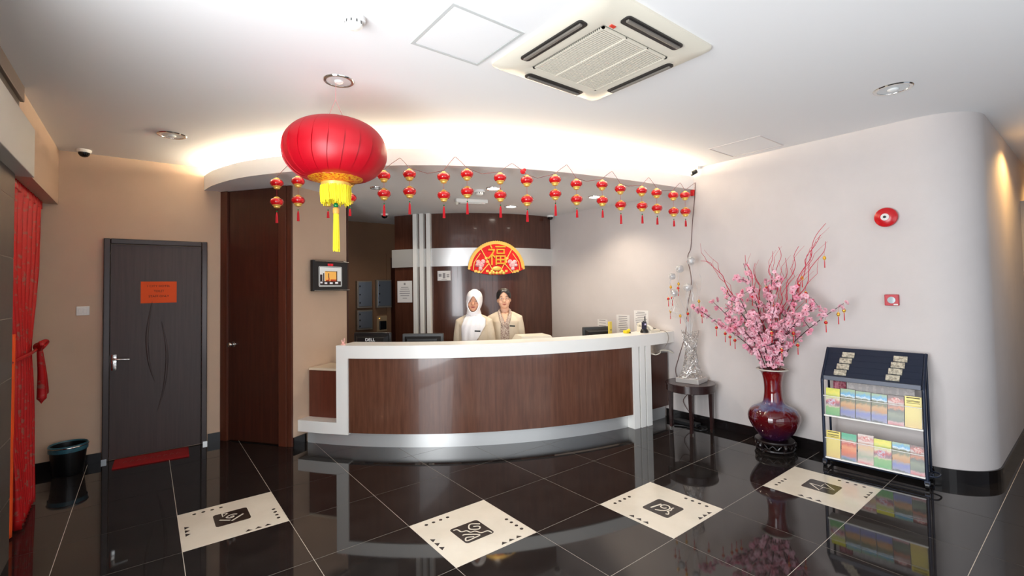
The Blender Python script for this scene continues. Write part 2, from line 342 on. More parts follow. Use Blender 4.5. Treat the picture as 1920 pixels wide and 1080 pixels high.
def door_brown():
    L = (pA-dA).length; ang = math.atan2(dd.y, dd.x)
    t = thing('door_2', 'tall dark brown veneer door with small steel knob, reaching the lower ceiling', 'door', (dA.x, dA.y, 0), ang); t['kind'] = 'structure'
    # local x along the wall, -y towards the room
    MB().box((0.0, -0.02, 0), (0.092, 0.06, ZS-0.002), b=0.004).build('casing', M_WOOD3, t)
    MB().box((L-0.155, -0.03, 0), (L-0.06, 0.06, ZS-0.002), b=0.004).box((L-0.058, -0.022, 0), (L+0.0, 0.06, ZS-0.002), b=0.004).build('casing', M_WOOD3, t)
    lf = MB().box((0.093, 0.0, 0.012), (L-0.156, 0.04, ZS-0.004)).build('leaf', M_WOOD2, t)
    kb = MB().lathe([(0.03, 0), (0.03, 0.006), (0.012, 0.008), (0.011, 0.035), (0.022, 0.045), (0.028, 0.06), (0.022, 0.072), (0.004, 0.075)], 20)
    kb.xf(Matrix.Translation((0.165, 0.0, 1.02)) @ Matrix.Rotation(PI/2, 4, 'X')); kb.build('knob', M_CHROME, lf, smooth=True)
    struct(MB().prism([dA+dn*0.045, pA+dn*0.045, pA+dn*0.16, dA+dn*0.16], 0, ZS).build('wall_door_backing', M_TAN2))
door_brown()
# doorway casing in the recess behind the desk
t = thing('door_3', 'shadowed brown doorway casing beside the electrical boxes', 'door', (3.12, 3.2, 0)); t['kind'] = 'structure'
MB().box((-0.2, -0.03, 0), (-0.13, 0.0, 2.1)).box((-0.2, -0.03, 2.1), (0.75, 0.0, 2.17)).box((0.68, -0.03, 0), (0.75, 0.0, 2.1)).build('casing', M_TAN2, t)
MB().box((-0.13, -0.012, 0), (0.68, 0.0, 2.1)).build('leaf', M_WOOD2, t)
# ================================================================ RECEPTION BACKDROP
BC = Vector((4.634, 3.359)); 
def pol(c, r, a): return Vector((c.x+r*math.cos(a), c.y+r*math.sin(a)))
def arcbox(c, r0, r1, a0, a1, z0, z1, n=24):
    mb = MB(); rings = []
    for i in range(n+1):
        a = a0+(a1-a0)*i/n; p, q = pol(c, r0, a), pol(c, r1, a)
        rings.append([(p.x, p.y, z0), (q.x, q.y, z0), (q.x, q.y, z1), (p.x, p.y, z1)])
    return mb.loft(rings)
BR = 2.15
aL, aR = math.radians(-153.2), math.radians(-86.7)
bk = arcbox(BC, BR-0.1, BR, aL, aR, 0, ZS).build('wall_backdrop', mat('backdrop_veneer', (72, 41, 30), 0.2, col2=(86, 51, 38), scale=5, stretch=(6, 6, 0.5), coat=0.3), smooth=True, angle=30); struct(bk)
struct(arcbox(BC, BR-0.02, BR+0.035, aL-0.012, aR, 1.895, 2.155).build('trim_3', M_STEEL, smooth=True, angle=30))
for k, px in enumerate((-143.1, -140.45, -137.8)):
    a = math.radians(px)
    b = MB().box((BR+0.0, -0.03, 0), (BR+0.075, 0.03, ZS-0.001), b=0.004)
    struct(b.build('trim_%d' % (4+k), M_WHITE, loc=(BC.x, BC.y, 0), rot=(0, 0, a)))
rad = math.radians
# ---- fan decoration on the steel band
fa = rad(-112.3); fp = pol(BC, BR+0.04, fa)
fan = thing('fan_decoration', 'red and gold fan-shaped good-luck decoration on the steel band', 'decoration', (fp.x, fp.y, 1.6), rot=(PI/2, 0, fa+PI/2))
# local: x right, y up, z towards the viewer ; fan arc centre at (0, fc)
def sector(c, r0, r1, a0, a1, z0, z1, n=24):
    P = [(c[0]+r1*math.cos(a0+(a1-a0)*i/n), c[1]+r1*math.sin(a0+(a1-a0)*i/n)) for i in range(n+1)]
    P += [(c[0]+r0*math.cos(a1+(a0-a1)*i/n), c[1]+r0*math.sin(a1+(a0-a1)*i/n)) for i in range(n+1)]
    mb = MB(); k = n+1
    for i in range(n): mb.prism([P[2*k-1-i], P[i], P[i+1], P[2*k-2-i]][::1], z0, z1)
    return mb
fy = 0.20; a0, a1 = rad(3), rad(177)
M_FRED = mat('fan_red_flock', (214, 14, 22), 0.8, col2=(196, 8, 16), scale=60)
M_PINKW = mat('pink_white_flower', (238, 206, 206), 0.7, col2=(214, 120, 130), scale=30)
pl = [(-0.42, fy+0.10)]
outer = [(0.42*math.cos(a), 0.235+0.412*math.sin(a)) for a in [rad(2+176*i/28) for i in range(29)]]
lower = [(-0.42+0.84*i/14, 0.235-0.075*math.sin(PI*i/14)) for i in range(1, 14)]
MB().prism(outer+lower, 0.0, 0.012).build('fan_body', M_FRED, fan)
mb = MB()
for i in range(40):
    a = rad(3+174*i/39); mb.lathe([(0.019, 0), (0.019, 0.018)], 8, (0.405*math.cos(a), 0.235+0.4*math.sin(a), 0.001))
mb.ribbon([(0.385*math.cos(rad(q)), 0.235+0.38*math.sin(rad(q))) for q in range(4, 178, 6)], 0.022, 0.004, 0.016)
mb.build('gold_rim', M_GOLDP, fan)
for s in (-1, 1):
    MB().ribbon([(s*0.235, 0.545), (s*0.10, 0.30), (s*0.06, 0.22)], 0.012, 0.006, 0.018).build('gold_divider', M_GOLDP, fan)
    MB().ribbon([(s*0.11, 0.33), (s*0.24, 0.185)], 0.012, 0.006, 0.018).build('gold_divider', M_GOLDP, fan)
    MB().ribbon([(s*0.345, 0.225), (s*0.33, 0.34), (s*0.24, 0.47)], 0.010, 0.006, 0.016).build('gold_divider', M_GOLDP, fan)
tb = text_mb('\u798f', 0.27, 0.29, 0.006)
if len(tb.v) > 20:
    tb.xf(Matrix.Translation((0.0, 0.445, 0.02))); tb.build('gold_character', M_GOLD, fan)
for s in (-1, 1):
    mb = MB()
    for k, (x, y, r) in enumerate(((0.235, 0.31, 0.05), (0.20, 0.35, 0.035), (0.27, 0.345, 0.035), (0.24, 0.25, 0.03), (0.29, 0.30, 0.025))): mb.sphere((s*x, y, 0.012), (r, r, 0.014), 10, 6)
    mb.build('flower_roundel', M_PINKW, fan, smooth=True)
    for x, y in ((0.265, 0.205), (0.31, 0.215), (0.155, 0.40), (0.135, 0.35), (0.14, 0.215)): MB().prism(rrect(s*x-0.02, y-0.017, s*x+0.02, y+0.017, 0.006), 0.006, 0.016).build('gold_block', M_GOLDP, fan)
mb = MB().sphere((0, 0.25, 0.014), (0.07, 0.035, 0.012), 14, 6)
for x, y in ((-0.1, 0.185), (-0.05, 0.19), (0, 0.185), (0.05, 0.19), (0.1, 0.185), (-0.075, 0.21), (0.075, 0.21)): mb.sphere((x, y, 0.014), (0.026, 0.024, 0.01), 10, 6)
mb.build('gold_scroll', M_GOLDP, fan, smooth=True)
# ---- notices on the backdrop
def sheet(name, label, a, r, zc, wd, ht, lines, frame=False):
    p = pol(BC, r, rad(a)); t = thing(name, label, 'notice', (p.x, p.y, zc), rot=(PI/2, 0, rad(a)+PI/2))
    MB().box((-wd/2, -ht/2, 0), (wd/2, ht/2, 0.004)).build('sheet', M_PAPER, t)
    mb = MB()
    for x, y, w_, h_ in lines: mb.box((x*wd-w_*wd/2, y*ht-h_*ht/2, 0.004), (x*wd+w_*wd/2, y*ht+h_*ht/2, 0.0046))
    mb.build('print', M_GINK, t); return t
sheet('framed_notice', 'white framed certificate on the dark backdrop left of the white strips', -148.6, BR, 1.54, 0.25, 0.315, [(0, .36, .12, .1), (0, .2, .5, .03), (0, .12, .6, .03), (0, .02, .7, .03), (0, -.08, .7, .03), (0, -.18, .6, .03), (0, -.3, .3, .03)])
sheet('paper_notice', 'small white notice with grey emblem on the backdrop right of the white strips', -132.3, BR, 1.76, 0.19, 0.14, [(-.3, .05, .22, .3), (0, 0, .2, .55), (.3, .08, .2, .12), (0.3, -.1, .2, .1), (0, -.38, .4, .05)])
# ---- electrical boxes in the recess
M_BOX = mat('grey_steel_box', (128, 136, 148), 0.35, 0.5)
M_BOXR = mat('box_rim', (150, 142, 132), 0.4, 0.3)
for nm, lab, x0, x1, z0, z1 in (('electrical_box', 'tall grey steel electrical box on the brown wall, nearer the tan pier', 2.41, 2.65, 1.29, 1.72), ('electrical_box', 'tall grey steel electrical box on the brown wall, nearer the backdrop', 2.725, 2.975, 1.287, 1.735), ('electrical_box', 'short grey steel electrical box below the two tall ones', 2.407, 2.654, 0.95, 1.26)):
    t = thing(nm, lab, 'electrical box', ((x0+x1)/2, 3.2, z0)); hw = (x1-x0)/2; h = z1-z0
    MB().box((-hw, -0.09, 0), (hw, 0, h), b=0.006).build('body', M_BOXR, t)
    d = MB().box((-hw+0.02, -0.102, 0.03), (hw-0.015, -0.089, h-0.02), b=0.004).build('lid', M_BOX, t)
    for q in (0.2, 0.5, 0.8): MB().box((-hw+0.028, -0.112, h*q-0.012), (-hw+0.045, -0.1, h*q+0.012)).build('latch', M_BLACK, d)
t = thing('wall_socket', 'beige wall plate with a square black recess below the electrical boxes', 'socket', (2.842, 3.2, 0.9))
MB().box((-0.09, -0.02, 0), (0.09, 0, 0.25), b=0.005).build('plate', mat('beige_plate', (176, 150, 116), 0.5), t)
MB().box((-0.055, -0.035, 0.03), (0.065, -0.019, 0.17), b=0.012).build('socket_insert', M_BLACK, t)
MB().lathe([(0.008, 0), (0.006, 0.006)], 10, (-0.05, -0.022, 0.21)).build('lamp', mat('amber_indicator', (255, 200, 90), 0.4, emit=3), t)
# ================================================================ COUNTER
CR = 4.262
ct = thing('reception_counter', 'curved reception counter, white ribbon frame with dark veneer front and steel plinth', 'counter', (BC.x, BC.y, 0))
O = Vector((0, 0))
arcbox(O, CR-0.33, CR, rad(-141.05), rad(-88.35), 0.893, 1.02, 60).build('worktop', M_WHITE, ct, smooth=True, angle=30)
arcbox(O, CR-0.33, CR, rad(-141.05), rad(-139.35), 0.14, 0.893, 2).build('end_upright', M_WHITE, ct)
arcbox(O, CR-0.16, CR, rad(-147.25), rad(-141.05), 0.14, 0.255, 8).build('ledge', M_WHITE, ct, smooth=True, angle=30)
arcbox(O, CR-0.06, CR-0.018, rad(-139.35), rad(-98.05), 0.155, 0.893, 50).build('front_panel', M_WOOD, ct, smooth=True, angle=30)
arcbox(O, CR-0.14, CR-0.10, rad(-146.8), rad(-89.2), 0.0, 0.155, 60).build('plinth', M_STEEL, ct, smooth=True, angle=30)
for k, (b0, b1) in enumerate(((-98.03, -96.9), (-96.6, -95.62), (-95.32, -94.25))):
    arcbox(O, CR-0.26, CR-0.002, rad(b0), rad(b1), 0.0, 0.893, 2).build('upright_fin', M_WHITE, ct)
arcbox(O, CR-0.10, CR-0.062, rad(-94.2), rad(-89.0), 0.15, 0.77, 6).build('end_panel', M_WOOD2, ct, smooth=True, angle=30)
arcbox(O, CR-0.62, CR-0.33, rad(-141), rad(-92), 0.70, 0.74, 50).build('staff_desk', M_WHITE, ct, smooth=True, angle=30)  # unseen desktop, made white to bounce light up to the lower ceiling
arcbox(O, CR-0.33, CR-0.31, rad(-141), rad(-92), 0.70, 0.893, 50).build('back_panel', M_WOOD2, ct, smooth=True, angle=30)
cb = thing('low_cabinet', 'low dark veneer cabinet with cream top between the tan pier and the counter', 'cabinet', (BC.x, BC.y, 0))
arcbox(O, CR-0.45, CR-0.145, rad(-147.05), rad(-141.3), 0.256, 0.742, 8).build('body', mat('cabinet_veneer', (88, 42, 28), 0.4, col2=(100, 50, 34), scale=5, stretch=(7, 7, 0.4)), cb, smooth=True, angle=30)
arcbox(O, CR-0.47, CR-0.135, rad(-147.0), rad(-141.2), 0.742, 0.765, 8).build('top', mat('cream_laminate', (222, 204, 178), 0.4), cb, smooth=True, angle=30)
# ---- wall-mounted photo frame screen on the pier
sp = pA+pd*((1.235-1.0)/pd.x); 
fdir = math.atan2(pd.y, pd.x)-rad(6)
q = pA+pd*0.44-pn*0.09
tv = thing('display_screen', 'small black wall-mounted screen showing a city view through a window', 'screen', (q.x, q.y, 1.735), rot=(PI/2, 0, fdir))
hw, hh = 0.235, 0.168
MB().box((-hw, -hh, -0.045), (hw, hh, 0.0), b=0.006).build('housing', M_BLACK, tv)
MB().tube([(-hw+0.02, hh-0.012, 0.006), (hw+0.012, hh-0.012, 0.006)], 0.006, 8).build('rail', M_CHROME, tv)
MB().tube([(-hw+0.01, -hh+0.008, 0.006), (hw+0.022, -hh+0.008, 0.006)], 0.006, 8).build('rail', M_CHROME, tv)
mb = MB()
for q in (-0.036, -0.017, 0.003, 0.022): mb.prism(rrect(q-0.007, hh-0.058, q+0.007, hh-0.034, 0.004), 0.0, 0.0012)
mb.build('red_marks', mat('red_led', (220, 20, 40), 0.5, emit=0.5), tv)
MB().box((-0.06, -0.05, -0.09), (0.06, 0.05, -0.045)).build('wall_bracket', M_BLACK, tv)
scn = MB().prism(rrect(-0.163, -0.118, 0.150, 0.102, 0.012), 0.0, 0.002).build('screen', mat('screen_white', (222, 222, 218), 0.3, emit=0.25), tv)
def pic(name, boxes, col, e=0.5, z=0.0026):
    e *= 0.5
    mb = MB()
    for x0, y0, x1, y1 in boxes: mb.box((x0, y0, 0.002), (x1, y1, z))
    tag(mb.build(name, mat('px_'+name, col, 0.4, emit=e), scn), kind='stuff')
pic('sunset_window', [(-0.085, -0.058, 0.078, 0.048)], (240, 176, 84), 0.7)
pic('dark_frame', [(-0.148, -0.06, -0.118, 0.012), (-0.108, -0.06, -0.094, 0.028), (0.072, -0.062, 0.084, 0.052), (-0.038, -0.055, -0.027, 0.028), (-0.08, 0.046, 0.08, 0.051), (-0.148, -0.104, 0.135, -0.06)], (44, 30, 28), 0.2, 0.003)
pic('red_tower', [(-0.037, -0.06, -0.024, -0.022), (-0.07, -0.06, -0.03, -0.045), (-0.01, -0.06, 0.07, -0.04)], (190, 60, 24), 0.4, 0.0034)
pic('pale_seats', [(-0.145, -0.082, -0.118, -0.065), (-0.09, -0.09, -0.055, -0.072), (-0.02, -0.09, 0.02, -0.072), (0.055, -0.088, 0.095, -0.068)], (236, 232, 236), 0.6, 0.0036)
pic('inner_border', [(-0.156, -0.112, 0.143, -0.108), (-0.156, 0.092, 0.143, 0.096), (-0.156, -0.112, -0.152, 0.096), (0.139, -0.112, 0.143, 0.096)], (70, 84, 84), 0.2, 0.0032)
# ---- computer monitors behind the counter (seen from the back)
def monitor(label, a, r, zt, wd, hh, turn=0, logo=False, back=True, tilt=0):
    p = pol(BC, r, rad(a)); t = thing('computer_monitor', label, 'monitor', (p.x, p.y, 0.74), rad(a)+PI/2+rad(turn)); z = zt-0.74
    b = MB().box((-wd/2, -0.012, z-hh), (wd/2, 0.03, z), b=0.008).build('bezel', M_DGREY if not logo else M_BLACK, t)
    sh = MB().loft([[(-wd*0.44, -0.012, z-hh+0.02), (wd*0.44, -0.012, z-hh+0.02), (wd*0.44, -0.012, z-0.03), (-wd*0.44, -0.012, z-0.03)], [(-wd*0.36, -0.05, z-hh+0.06), (wd*0.36, -0.05, z-hh+0.06), (wd*0.36, -0.05, z-0.055), (-wd*0.36, -0.05, z-0.055)]])
    sh.build('back_shell', M_BLACK, t)
    MB().box((-wd/2+0.02, 0.0301, z-hh+0.02), (wd/2-0.02, 0.031, z-0.02)).build('screen', M_BLACK, t)
    MB().box((-0.035, -0.04, 0.012), (0.035, -0.012, z-hh*0.5)).build('stand', M_BLACK, t)
    MB().box((-0.11, -0.09, 0.0), (0.11, 0.09, 0.012), b=0.004).build('base', M_BLACK, t)
    if logo:
        tb = text_mb('DELL', 0.115, 0.03, 0.0008); tb.xf(Matrix.Translation((0, -0.0515, z-0.075)) @ Matrix.Rotation(PI/2, 4, 'X')); tb.build('logo', mat('glowing_white_print', (240, 240, 240), 0.5, emit=0.2), t)  # printed lettering with a faint glow put into its material
    return t
monitor('black monitor with white maker lettering on its back, left end of the counter', -139.6, 3.72, 1.10, 0.44, 0.32, logo=True)
monitor('dark grey monitor seen from behind, second from the left end of the counter', -130.56, 3.75, 1.088, 0.45, 0.32)
monitor('small black monitor near the telephone, right end of the counter', -99.0, 3.74, 1.09, 0.36, 0.30, turn=-14)
# ---- small things on the worktop
def on_top(a, r): p = pol(BC, r, rad(a)); return (p.x, p.y, 1.02)
a = -93.35
t = thing('walkie_talkie', 'black two-way radio standing in its round charger on the counter', 'radio', on_top(a, 4.12), rad(a)+PI/2)
MB().lathe([(0.045, 0), (0.047, 0.012), (0.036, 0.04), (0.03, 0.044)], 20).build('charger', M_BLACK, t, smooth=True)
MB().box((-0.026, -0.018, 0.02), (0.026, 0.018, 0.125), b=0.006).build('handset', mat('navy_plastic', (34, 32, 58), 0.35), t)
MB().tube([(0.016, 0, 0.12), (0.017, 0, 0.19)], [0.008, 0.006], 8).build('antenna', M_BLACK, t)
MB().lathe([(0.008, 0.12), (0.008, 0.142)], 10, (-0.014, 0, 0)).build('dial', M_BLACK, t)
MB().box((-0.016, -0.0195, 0.088), (0.012, -0.0175, 0.108)).build('display', mat('radio_display', (220, 210, 240), 0.3), t)
a = -91.6
t = thing('telephone', 'cream desk telephone at the right end of the counter', 'telephone', on_top(a, 4.08), rad(a)+PI/2)
MB().loft([[(-0.09, -0.1, 0), (0.09, -0.1, 0), (0.09, 0.1, 0), (-0.09, 0.1, 0)], [(-0.09, -0.1, 0.025), (0.09, -0.1, 0.025), (0.085, 0.1, 0.07), (-0.085, 0.1, 0.07)]]).build('body', M_CREAM, t)
MB().tube([(-0.06, -0.09, 0.045), (-0.06, -0.07, 0.065), (-0.06, 0.07, 0.095), (-0.06, 0.09, 0.085)], [0.022, 0.018, 0.018, 0.022], 10, rnd=True).build('handset', M_CREAM, t, smooth=True)
mb = MB()
for i in range(3):
    for j in range(4): mb.box((0.0+0.024*i, -0.06+0.03*j, 0.03+0.0066*j), (0.016+0.024*i, -0.045+0.03*j, 0.042+0.0066*j))
mb.build('keypad', M_DGREY, t)
p0 = pol(BC, 4.15, rad(-91.0)); pz = 1.03
wire = crs([Vector((p0.x+0.05, p0.y+0.02, 1.03)), Vector((p0.x+0.03, pol(BC, CR+0.012, rad(-91)).y, 1.025)), Vector((p0.x+0.06, pol(BC, CR+0.015, rad(-90.6)).y, 0.93)), Vector((p0.x+0.05, -0.86, 0.83)), Vector((p0.x-0.02, -0.82, 0.79))])
tag(MB().tube(wire, 0.004, 6).build('telephone_cable', mat('grey_cable', (150, 140, 130), 0.5)), 'thin grey cable hanging over the counter front from the telephone', 'cable')
wire = crs([Vector((4.36, -0.84, 0.80)), Vector((4.42, -0.88, 0.775)), Vector((4.50, -0.885, 0.79)), Vector((4.55, -0.86, 0.81)), Vector((4.66, -0.88, 0.80)), Vector((4.74, -0.90, 0.765))])
tag(MB().tube(wire, 0.007, 6).build('white_cable', M_CREAM), 'white cable looping out above the end panel under the counter', 'cable')
t = thing('box_file', 'yellow upright folder standing behind the counter beside the black monitor', 'folder', on_top(-98.0, 3.895)[:2]+(0.74,), rad(-98.0)+PI/2+0.25)
MB().box((-0.026, -0.012, 0), (0.026, 0.012, 0.415), b=0.003).build('cover', mat('yellow_folder', (206, 184, 78), 0.6), t)
MB().box((-0.016, -0.0135, 0.31), (0.016, -0.012, 0.33)).build('label_sheet', mat('olive_label', (150, 134, 60), 0.7), t)
t = thing('sticky_note_holder', 'small yellow object on the counter below the posted sheets', 'stationery', on_top(-95.9, 4.02), rad(-95.9)+PI/2)
MB().box((-0.035, -0.03, 0), (0.02, 0.03, 0.035), b=0.006).sphere((0.03, 0, 0.03), (0.022, 0.02, 0.02), 10, 6).build('body', mat('bright_yellow', (238, 208, 30), 0.5), t)
MB().box((0.005, -0.034, 0.0), (0.03, -0.03, 0.014)).build('clip', M_BLACK, t)
t = thing('printer', 'white printer top showing above the counter beside the second person', 'printer', pol(BC, 3.70, rad(-111.7)).to_3d()+Vector((0, 0, 0.74)), rad(-111.7)+PI/2)
MB().loft([[(-0.2, -0.16, 0), (0.2, -0.16, 0), (0.2, 0.16, 0), (-0.2, 0.16, 0)], [(-0.2, -0.16, 0.24), (0.2, -0.16, 0.24), (0.2, 0.16, 0.24), (-0.2, 0.16, 0.24)], [(-0.17, -0.14, 0.295), (0.16, -0.14, 0.295), (0.16, 0.14, 0.295), (-0.17, 0.14, 0.295)]]).build('body', M_CREAM, t)
MB().box((-0.14, -0.162, 0.05), (0.14, -0.159, 0.10)).build('paper_slot', M_BLACK, t)
t = thing('ornament_cluster', 'tiny pale pink figurine on the left corner of the counter', 'figurine', on_top(-140.55, 4.19), 0)
M_PK = mat('pale_pink_glass', (236, 178, 168), 0.3)
MB().lathe([(0.024, 0), (0.022, 0.01), (0.01, 0.016), (0.012, 0.03), (0.003, 0.036)], 12).build('base', M_PK, t, smooth=True)
for x, y, h in ((-0.016, 0.0, 0.045), (0.012, 0.008, 0.06), (0.004, -0.014, 0.05)): MB().tube([(x*0.4, y*0.4, 0.01), (x, y, h)], [0.004, 0.006], 8, rnd=True).build('petal', M_PK, t, smooth=True)
# ---- sheets on the right wall behind the desk
def wall_sheet(name, label, y0, y1, z0, z1, rows, x=WX):
    t = thing(name, label, 'notice', (x, (y0+y1)/2, (z0+z1)/2), rot=(PI/2, 0, -PI/2)); wd, ht = abs(y1-y0), z1-z0
    MB().box((-wd/2, -ht/2, 0), (wd/2, ht/2, 0.003)).build('sheet', M_PAPER, t); mb = MB()
    for k in range(rows):
        z = ht*(0.42-0.84*k/rows); w_ = wd*R_.uniform(0.5, 0.8); mb.box((-w_/2, z-0.004, 0.003), (w_/2, z+0.004, 0.0036))
    mb.build('print', M_GINK, t)
wall_sheet('paper_notice', 'small white paper on the wall above the black monitor', 0.11, 0.285, 0.98, 1.115, 3)
wall_sheet('paper_notice', 'white printed list on the wall between yellow folder and radio', -0.262, -0.047, 0.93, 1.19, 9)
wall_sheet('paper_notice', 'tall white printed list on the wall behind the two-way radio', -0.55, -0.335, 0.97, 1.255, 11)
# ================================================================ CEILING FIXTURES
def spot(name, loc, power, col=(1, 0.86, 0.68), ang=100, blend=0.6, size=0.05, parent=None, target=None):
    l = bpy.data.lights.new(name, 'SPOT'); l.energy = power; l.color = col; l.spot_size = rad(ang); l.spot_blend = blend; l.shadow_soft_size = size
    o = bpy.data.objects.new(name, l); COL.objects.link(o); o.location = loc
    if target is not None: o.rotation_euler = (Vector(target)-Vector(loc)).to_track_quat('-Z', 'Y').to_euler()
    return o
def downlight(label, x, y, z, r, lit):
    t = thing('downlight', label, 'downlight', (x, y, z), group='recessed downlights')
    MB().lathe([(r*0.78, 0.0), (r*0.8, -0.008), (r*0.95, -0.009), (r, -0.003), (r, 0.0)], 32, cap=False).build('trim_ring', M_CHROME, t, smooth=True)
    MB().lathe([(r*0.79, -0.006), (r*0.6, -0.002), (r*0.3, -0.001)], 32, cap=True).build('reflector', M_LIT if lit else M_GLASSY, t, smooth=True)
    if not lit: MB().sphere((0, 0, -0.008), (r*0.3, r*0.3, 0.012), 14, 8).build('bulb', mat('frosted_bulb', (236, 238, 236), 0.3), t, smooth=True)
    return t
downlight('unlit chrome downlight above the big red lantern', 0.772, -1.153, WZ, 0.094, False)
downlight('unlit chrome downlight near the charcoal door', -0.02, 0.689, WZ, 0.105, False)
downlight('unlit chrome downlight near the rounded wall corner', 3.876, -3.241, WZ, 0.112, False)
downlight('unlit downlight under the lower ceiling beside the lantern strands near the big lantern', 1.747, 0.663, ZS, 0.07, False)
for lab, x, y in (('lit downlight in front of the ceiling detector over the desk', 2.802, -0.002), ('lit downlight nearest the dark backdrop', 3.662, 0.791), ('lit downlight nearest the off-white wall', 4.115, -0.288)):
    downlight(lab, x, y, ZS, 0.085, True)
    spot('downlight_beam', (x, y, ZS-0.02), 55, ang=130, blend=0.7)
spot('recess_fill_light', (2.1, 2.1, ZS-0.03), 16, ang=140)  # added fill light without a fixture, brightens the recess behind the pier
# corridor lamps beyond the rounded corner
for x in (6.1, 8.3):
    t = thing('corridor_lamp', 'warm lamp in the corridor ceiling, '+('nearer the lobby' if x < 7 else 'behind the partition'), 'lamp', (x, -3.85, WZ))
    MB().lathe([(0.07, 0), (0.07, -0.02), (0.05, -0.025)], 20).build('shade', mat('warm_lamp', (255, 196, 110), 0.5, emit=6), t)
    spot('corridor_beam', (x, -3.85, WZ-0.04), 60 if x < 7 else 90, (1, 0.58, 0.2), ang=150, blend=0.5)
# smoke detector
def detector(label, x, y, z, s=1.0):
    t = thing('smoke_detector', label, 'smoke detector', (x, y, z))
    MB().lathe([(0.055*s, 0), (0.055*s, -0.018*s), (0.046*s, -0.022*s)], 28).build('base', M_CEIL, t, smooth=True)
    MB().lathe([(0.04*s, -0.02*s), (0.042*s, -0.04*s), (0.03*s, -0.052*s), (0.012*s, -0.055*s)], 28).build('head', M_WHITE, t, smooth=True)
    mb = MB()
    for k in range(10):
        a = 2*PI*k/10; mb.box((-0.003, 0.040*s, -0.038*s), (0.003, 0.0425*s, -0.024*s)); mb.xf(Matrix.Rotation(a, 4, 'Z'), len(mb.v)-8)
    mb.build('vents', M_DGREY, t)
detector('white round smoke detector on the main ceiling beside the access hatch', 0.609, -1.89, WZ)
detector('white smoke detector under the lower ceiling over the desk', 2.738, 0.173, ZS, 1.1)
# dome cameras
def dome(label, x, y, z):
    t = thing('dome_camera', label, 'camera', (x, y, z))
    MB().lathe([(0.054, 0), (0.054, -0.014), (0.046, -0.026)], 28).build('collar', M_WHITE, t, smooth=True)
    MB().lathe([(0.043, -0.024), (0.039, -0.044), (0.027, -0.06), (0.009, -0.067)], 28).build('dome', mat('smoked_dome', (20, 18, 18), 0.08), t, smooth=True)
dome('black and white dome camera on the main ceiling above the light switch', -0.639, 1.64, WZ)
dome('dome camera under the lower ceiling near the electrical boxes', 2.503, 2.251, ZS)
dome('dome camera under the lower ceiling at the right end of the backdrop', 4.66, 1.10, ZS)
t = thing('bullet_camera', 'small black bullet camera on a white arm where wall meets ceiling', 'camera', (WX-0.05, -1.28, 2.875), rz=0)
MB().box((-0.02, -0.03, 0.0), (0.05, 0.03, 0.024), b=0.004).build('mount', M_WHITE, t)
MB().tube([(0, 0, 0.005), (-0.01, 0.02, -0.03)], 0.012, 10).build('arm', M_WHITE, t)
MB().tube([(0.0, 0.0, -0.025), (-0.05, 0.035, -0.055)], [0.026, 0.028], 14).build('body', M_BLACK, t, smooth=True)
# access hatches: flush board with a narrow frame
def hatch(label, x0, x1, y0, y1, wdt, m):
    t = thing('ceiling_hatch', label, 'hatch', ((x0+x1)/2, (y0+y1)/2, WZ)); hx, hy = (x1-x0)/2, (y1-y0)/2
    MB().box((-hx, -hy, -0.004), (hx, -hy+wdt, 0)).box((-hx, hy-wdt, -0.004), (hx, hy, 0)).box((-hx, -hy+wdt, -0.004), (-hx+wdt, hy-wdt, 0)).box((hx-wdt, -hy+wdt, -0.004), (hx, hy-wdt, 0)).build('frame', m, t)
    MB().box((-hx+wdt+0.003, -hy+wdt+0.003, -0.002), (hx-wdt-0.003, hy-wdt-0.003, 0)).build('board', M_CEIL, t)
hatch('square ceiling access hatch with grey frame beside the air conditioner', 0.935, 1.37, -2.28, -1.836, 0.016, mat('hatch_frame', (196, 198, 196), 0.5))
hatch('flush ceiling access hatch close to the off-white wall', 4.163, 4.65, -2.226, -1.73, 0.010, mat('hatch_frame_dim', (214, 208, 204), 0.6))
# air conditioner
ac = thing('air_conditioner', 'cream ceiling cassette air conditioner with four louvres', 'air conditioner', (1.87, -2.345, WZ))
A = 0.455
def ring(rects, mi=0):
    mb = MB(); mb.loft([[(x, y, z) for x, y in rrect(-a, -a, a, a, r, 5)] for a, z, r in rects], cap=False); return mb
ring([(A, 0, 0.05), (A, -0.012, 0.05), (A-0.03, -0.03, 0.045), (A-0.17, -0.042, 0.012), (A-0.187, -0.036, 0.001)]).build('panel', M_CREAM, ac, smooth=True, angle=50)
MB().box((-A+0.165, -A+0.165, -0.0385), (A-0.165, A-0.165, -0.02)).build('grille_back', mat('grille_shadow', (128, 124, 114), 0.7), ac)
gm = MB(); g0 = A-0.186
for k in range(40):
    y = -g0+0.012+k*(2*g0-0.024)/39; gm.box((-g0, y-0.004, -0.046), (g0, y+0.004, -0.038))
tag(gm.build('grille', M_CREAM, ac), kind='stuff')
mb = MB()
for x in (-0.09, 0.09): mb.box((x-0.006, -g0, -0.048), (x+0.006, g0, -0.04))
mb.box((-g0, -g0, -0.047), (g0, -g0+0.012, -0.036)).box((-g0, g0-0.012, -0.047), (g0, g0, -0.036)).box((-g0, -g0, -0.047), (-g0+0.012, g0, -0.036)).box((g0-0.012, -g0, -0.047), (g0, g0, -0.036))
mb.build('grille_bar', M_CREAM, ac)
for k in range(4):
    Mr = Matrix.Rotation(k*PI/2, 4, 'Z')
    s = MB(); s.prism(rrect(-0.235, -A+0.055, 0.235, -A+0.118, 0.02), -0.0418, -0.034); 
    s.xf(Mr); lo = s.build('louvre', mat('louvre_dark', (34, 32, 32), 0.4), ac)
    s = MB().box((-0.22, -A+0.07, -0.052), (0.22, -A+0.088, -0.04), b=0.003); s.xf(Mr); s.build('louvre_blade', mat('louvre_blade', (120, 114, 106), 0.4), lo)
